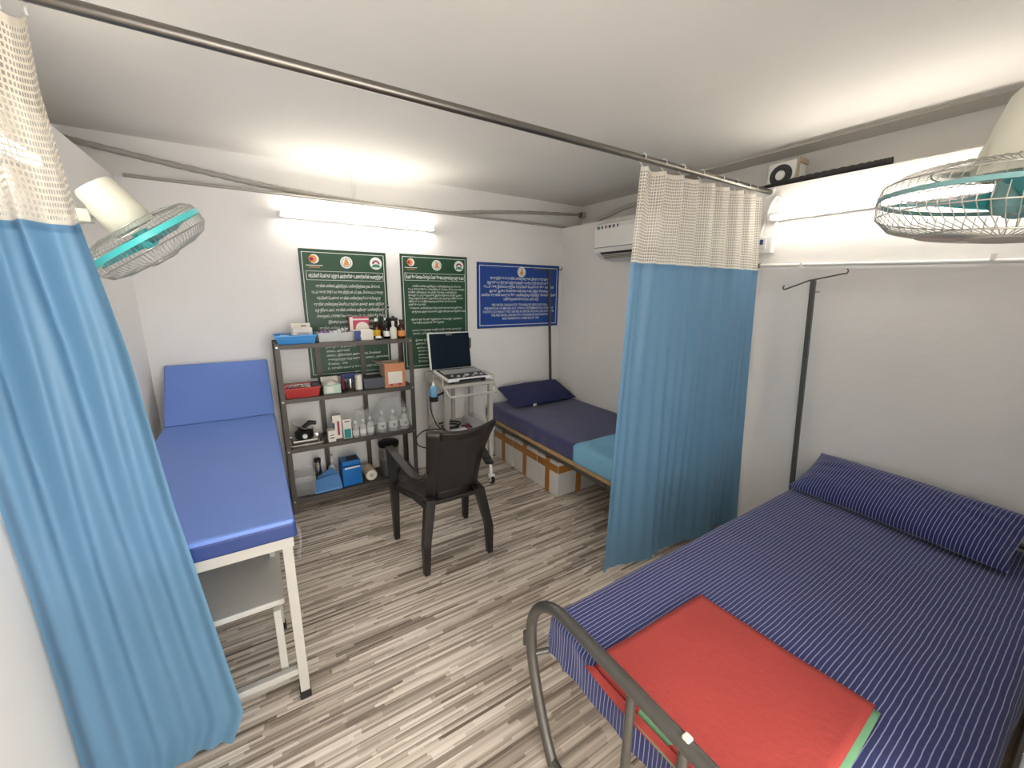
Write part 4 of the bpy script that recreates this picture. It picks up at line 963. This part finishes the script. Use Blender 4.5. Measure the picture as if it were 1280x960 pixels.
def pillow(name, label, m, centre, ax_l, ax_w, L, W, T, uvrot, pinch=.07):
    al = Vector(ax_l).normalized(); aw = Vector(ax_w).normalized(); an = al.cross(aw).normalized()
    if an.z < 0: an = -an
    c = Vector(centre); b = B(); n = 28; uv = []
    for sg in (1, -1):
        o = len(b.v)
        for i in range(n+1):
            for j in range(n+1):
                u = i/n*2-1; v = j/n*2-1
                h = (max(0, 1-abs(u)**3.2)*max(0, 1-abs(v)**2.6))**.55
                px_ = u*L/2*(1-pinch*.5*(1-v*v)); pw = v*W/2*(1-pinch*(1-u*u))
                wr = .006*noise.noise(Vector((u*5, v*4, sg*3+L)))+.01*max(0, abs(u)-.5)*math.sin(v*14+u*3)
                b.v.append(c+al*px_+aw*pw+an*(sg*(T/2*h+wr*h)))
                uv.append((px_, pw) if uvrot else (pw, px_))
        for i in range(n):
            for j in range(n):
                a = o+i*(n+1)+j; b.f.append([a, a+n+1, a+n+2, a+1])
    b.uv = uv
    t = thing(name, label, 'pillow', (c.x, c.y, c.z-T/2))
    b.build('pillow_case', m, t, smooth=True)
    return t, c, al, aw, an

# near bed (head at the right wall, X is its length)
NX0, NX1, NY0, NY1, NZ = .80, 2.87, .0, .985, .575
t = thing('hospital_bed', 'grey tubular steel bed with curved footboard and striped bedding', 'bed', (1.83, .5, 0))
HX, HZ = .745, .668
def hoop(X, ztop, name):
    R_ = .19
    pts = [(X, .87, .012), (X, .93, .12), (X, .99, .27), (X, 1.02, .38)]
    pts = smoothpath(pts, 4)+arc((X, 1.025-R_, ztop-R_), R_, 0, math.pi/2, (0, 1, 0), (0, 0, 1), 8)
    left = pts; right = [Vector((p[0], .985-p[1], p[2])) for p in [Vector(q_) for q_ in pts]][::-1]
    return B().tube(left+right, .0200, 14).build(name, 'bedtube', t, smooth=True)
hoop(HX, HZ, 'foot_hoop')
for y in (.56, .40, .24): B().tube([(HX, y, .03), (HX, y, HZ-.012)], .0135, 12).build('foot_bar', 'bedtube', t, smooth=True)
B().tube([(HX, .88, .03), (HX, .105, .03)], .0125, 12).build('lower_foot_rail', 'bedtube', t, smooth=True)
B().tube([(HX-.004, 1.055, .44), (HX-.004, 1.055, .385)], .0105, 12).build('pole_socket', 'bedtube', t, smooth=True)
B().tube([(HX, 1.03, .41), (HX, 1.056, .41)], .006, 8).build('socket_weld', 'bedtube', t)
for y in (.02, .965): B().box((HX+.08, y-.018, .375), (2.84, y+.018, .412)).build('side_rail', 'bedtube', t, bevel=.003)
for y in (.06, .92): B().tube([(2.83, y, 0), (2.83, y, .62)], .016, 12).build('head_leg', 'bedtube', t, smooth=True)
B().tube([(2.83, .06, .60), (2.83, .92, .60)], .0125, 10).build('head_rail', 'bedtube', t, smooth=True)
B().tube([(HX, 1.015, .372), (HX+.10, .965, .393)], .011, 10).build('rail_bracket', 'bedtube', t, smooth=True)
B().tube([(HX, -.03, .372), (HX+.10, .02, .393)], .011, 10).build('rail_bracket', 'bedtube', t, smooth=True)
B().box((.805, .01, .405), (2.80, .975, .432)).build('plywood_base', 'wood', t)
B().box((HX-.008, .40-.012, HZ+.010), (HX+.012, .40+.008, HZ+.026)).build('tape_bit', 'cream', t, bevel=.004)
o = B().box((NX0+.02, .02, .433), (2.79, .965, NZ-.012)).build('mattress', 'offwhite', None, (1.8, .5, .433), bevel=.02)
tag(o, 'thin mattress hidden under the striped sheet of the near bed', 'mattress')
f = sheet_fn(NX1-NX0-.02, NY1-NY0, .168, .0, .14, .13, .035, 2.0, .006)
fu = lambda u, v: (lambda r: (NX0+r[0], NY0+r[1]+.02*(r[0]/2-.5), NZ+r[2]))(f(u, v))
o = B().grid(fu, 110, 70, lambda u, v: (f(u, v)[3], f(u, v)[4])).build('bed_sheet', 'sheet', None, (1.83, .5, NZ), smooth=True)
tag(o, 'navy pinstriped sheet tucked over the near bed', 'bed sheet')
pl, c, al, aw, an = pillow('pillow', 'navy pinstriped pillow leaning on the wall at the head of the bed', 'sheet', (2.69, .545, .672), (.10, 1, -.01), (1, -.08, .46), .86, .36, .15, True)
# folded red cloth
t = thing('folded_cloth', 'folded red cotton cloth with green edge lying on the striped bed', 'cloth', (1.05, .47, NZ))
A = [(1.309, .722), (1.336, .212), (.775, .19), (.775, .735)]
def redfn(zoff, grow):
    def g(u, v):
        a = Vector(A[3]).lerp(Vector(A[0]), u); b = Vector(A[2]).lerp(Vector(A[1]), u); p = a.lerp(b, v)
        cx = Vector((1.04, .46)); p = cx+(p-cx)*grow
        x, y = p.x, p.y
        z = NZ+zoff+.006+.004*noise.noise(Vector((x*6, y*6, 1)))+.003*math.sin(u*9+v*4)*(.5+.5*v)
        if x < NX0+.02: z -= (NX0+.02-x)*1.2
        return (x, y, z)
    return g
B().grid(redfn(.010, 1.0), 24, 24).build('top_layer', 'red', t, smooth=True, solid=.006)
B().grid(lambda u, v: (lambda p: (p[0]-.006, p[1]-.016, p[2]))(redfn(.004, .995)(u, v)), 20, 20).build('inner_layer', 'green', t, smooth=True, solid=.004)
B().grid(redfn(-.001, 1.004), 20, 20).build('under_layer', 'red', t, smooth=True, solid=.003)
fl = []
B().grid(lambda u, v: (.777-.006*v-.002*math.sin(u*8), .735-.545*u+.03*v*(1-u), NZ-.014-.034*v*(.45+.55*math.sin(math.pi*min(1, u+.15)))), 20, 6).build('hanging_flap', 'red', t, smooth=True, solid=.005)

# back bed (head at the back wall, Y is its length)
BX0, BX1, BY0, BY1, BZ = 1.935, 2.875, 1.62, 3.535, .572
t = thing('hospital_bed', 'low back bed with plywood edge and steel legs behind the trolley', 'bed', (2.4, 2.6, 0))
B().box((BX0-.005, BY0, .412), (BX1, BY1, .432)).build('plywood_base', 'wood', t)
B().box((BX0-.012, BY0, .428), (BX0-.004, BY1-.02, .445)).build('edge_strip', 'wood', t)
for x in (BX0+.004, BX1-.03): B().box((x, BY0, .37), (x+.026, BY1, .411)).build('side_rail', 'bedtube', t, bevel=.003)
for k in range(5):
    y = 3.25-.34*k; B().box((BX0-.004, y-.06, .378), (BX0+.004, y+.06, .409)).build('rail_clip', 'bedtube', t, bevel=.002)
for x in (BX0+.02, BX1-.02):
    for y in (BY0+.03, BY1-.03): B().tube([(x, y, 0), (x, y, .372)], .016, 12).build('leg', 'bedtube', t, smooth=True)
B().box((BX0, BY0, .375), (BX1, BY0+.026, .411)).build('end_rail', 'bedtube', t); B().box((BX0, BY1-.026, .375), (BX1, BY1, .411)).build('end_rail', 'bedtube', t)
o = B().box((BX0+.02, BY0+.02, .433), (BX1-.02, BY1-.02, BZ-.012)).build('mattress', 'offwhite', None, (2.4, 2.6, .433), bevel=.02)
tag(o, 'thin mattress hidden under the navy sheet of the back bed', 'mattress')
f2 = sheet_fn(BY1-BY0, BX1-BX0, .12, .02, .125, .02, .035, 7.0, .004)
fu2 = lambda u, v: (lambda r: (BX0+r[1], BY0+r[0], max(.447, BZ+r[2])))(f2(u, v))
o = B().grid(fu2, 80, 60, lambda u, v: (f2(u, v)[3], f2(u, v)[4])).build('bed_sheet', 'sheet2', None, (2.4, 2.6, BZ), smooth=True)
tag(o, 'navy fine striped sheet tucked over the back bed', 'bed sheet')
pl, c, al, aw, an = pillow('pillow', 'plain navy pillow with white tag at the corner of the back bed', 'navy', (2.43, 3.35, .668), (1, .03, 0), (0, 1, .34), .80, .39, .14, False)
pp = c-al*.16-aw*.195
B().box((pp.x-.022, pp.y-.006, pp.z-.012), (pp.x+.018, pp.y-.002, pp.z+.012)).build('care_tag', 'print', pl)
t = thing('folded_blanket', 'light blue folded cover across the foot of the back bed', 'blanket', (2.4, 1.88, BZ))
def blfn(u, v):
    s = -.13+(BX1-BX0+.13)*u; y = 1.63+.53*v+.01*u
    x = BX0-.018+max(0, s); z = BZ+.012-(-s if s < 0 else 0)+.004*noise.noise(Vector((s*7, y*7, 1)))
    if s > 0 and s < .03: z -= .012*(1-s/.03)
    if s < 0: x -= .006*noise.noise(Vector((y*9, s*8, 0)))
    return (x, y, z)
B().grid(blfn, 40, 24).build('cover', 'ltblue', t, smooth=True, solid=.012)

# polystyrene boxes under the back bed
def foam_box(y0, y1, x1, label, h):
    x0 = 2.004
    t = thing('polystyrene_box', label, 'box', ((x0+x1)/2, (y0+y1)/2, 0), 'polystyrene boxes under the back bed')
    B().box((x0, y0, 0), (x1, y1, h-.075)).build('tub', 'foam', t, bevel=.012); B().box((x0, y0, h-.072), (x1, y1, h)).build('lid', 'foam', t, bevel=.012)
    e = .002; ym = (y0+y1)/2; xm = (x0+x1)/2
    b = B().box((x0-e, ym-.03, .004), (x0, ym+.03, h)).box((x0-e, ym-.03, h), (x1, ym+.03, h+e)); b.build('tape_strip', 'tape', t)
    B().box((xm-.03, y0-e, .004), (xm+.03, y0, h)).build('tape_strip', 'tape', t)
    B().box((x0-e*1.6, y0+.003, h-.095), (x0-e*.2, y1-.003, h-.03)).box((x0+.003, y0-e*1.6, h-.095), (x1-.003, y0-e*.2, h-.03)).build('seam_tape', 'tape', t)
foam_box(2.432, 2.725, 2.46, 'white polystyrene box with brown tape, nearest the hanging curtain', .312)
foam_box(2.735, 3.13, 2.46, 'white taped polystyrene box in the middle of the row under the bed', .312)
foam_box(3.14, 3.50, 2.46, 'white taped polystyrene box behind the trolley castor', .312)

# ================================================================== drip stands
t = thing('drip_stand', 'grey metal drip stand with hooked cross arm beside the striped bed', 'drip stand', (2.80, 1.035, 0))
b0, b1 = Vector((2.80, 1.035, .0)), Vector((2.80, 1.127, 1.785)); 
B().bar((2.80, 1.022, 0), b1, .02, .024, (0, 1, 0)).build('pole', 'bedtube', t)
tl, tr_ = Vector((2.80, 1.27, 1.735)), Vector((2.80, .985, 1.82))
B().tube([tl, b1+Vector((0, .02, .0)), b1+Vector((0, -.02, .008)), tr_], .0045, 8).build('cross_arm', 'bedtube', t, smooth=True)
B().tube(smoothpath([tl, tl+Vector((0, .012, .0)), tl+Vector((0, .016, .014)), tl+Vector((0, .008, .022))], 4), .004, 6).build('hook', 'bedtube', t)
B().tube(smoothpath([tr_, tr_+Vector((0, -.012, .0)), tr_+Vector((0, -.018, .016)), tr_+Vector((0, -.010, .026))], 4), .004, 6).build('hook', 'bedtube', t)
B().tube([(2.80, 1.105, 1.72), (2.80, 1.085, 1.722)], .006, 8).build('clamp_screw', 'steel', t)
t = thing('drip_stand', 'grey metal drip stand in front of the blue notice board', 'drip stand', (2.80, 3.577, 0))
top = Vector((2.71, 3.572, 1.937))
B().bar((2.82, 3.578, 0), top, .02, .022, (0, 1, 0)).build('pole', 'bedtube', t)
B().tube([(2.52, 3.572, 1.934), (2.865, 3.572, 1.942)], .006, 8).build('cross_arm', 'bedtube', t, smooth=True)
for xx, s in ((2.52, -1), (2.865, 1)):
    B().tube(smoothpath([(xx, 3.572, 1.938), (xx+s*.015, 3.572, 1.939), (xx+s*.02, 3.572, 1.952), (xx+s*.015, 3.572, 1.967)], 4), .005, 6).build('hook', 'bedtube', t)
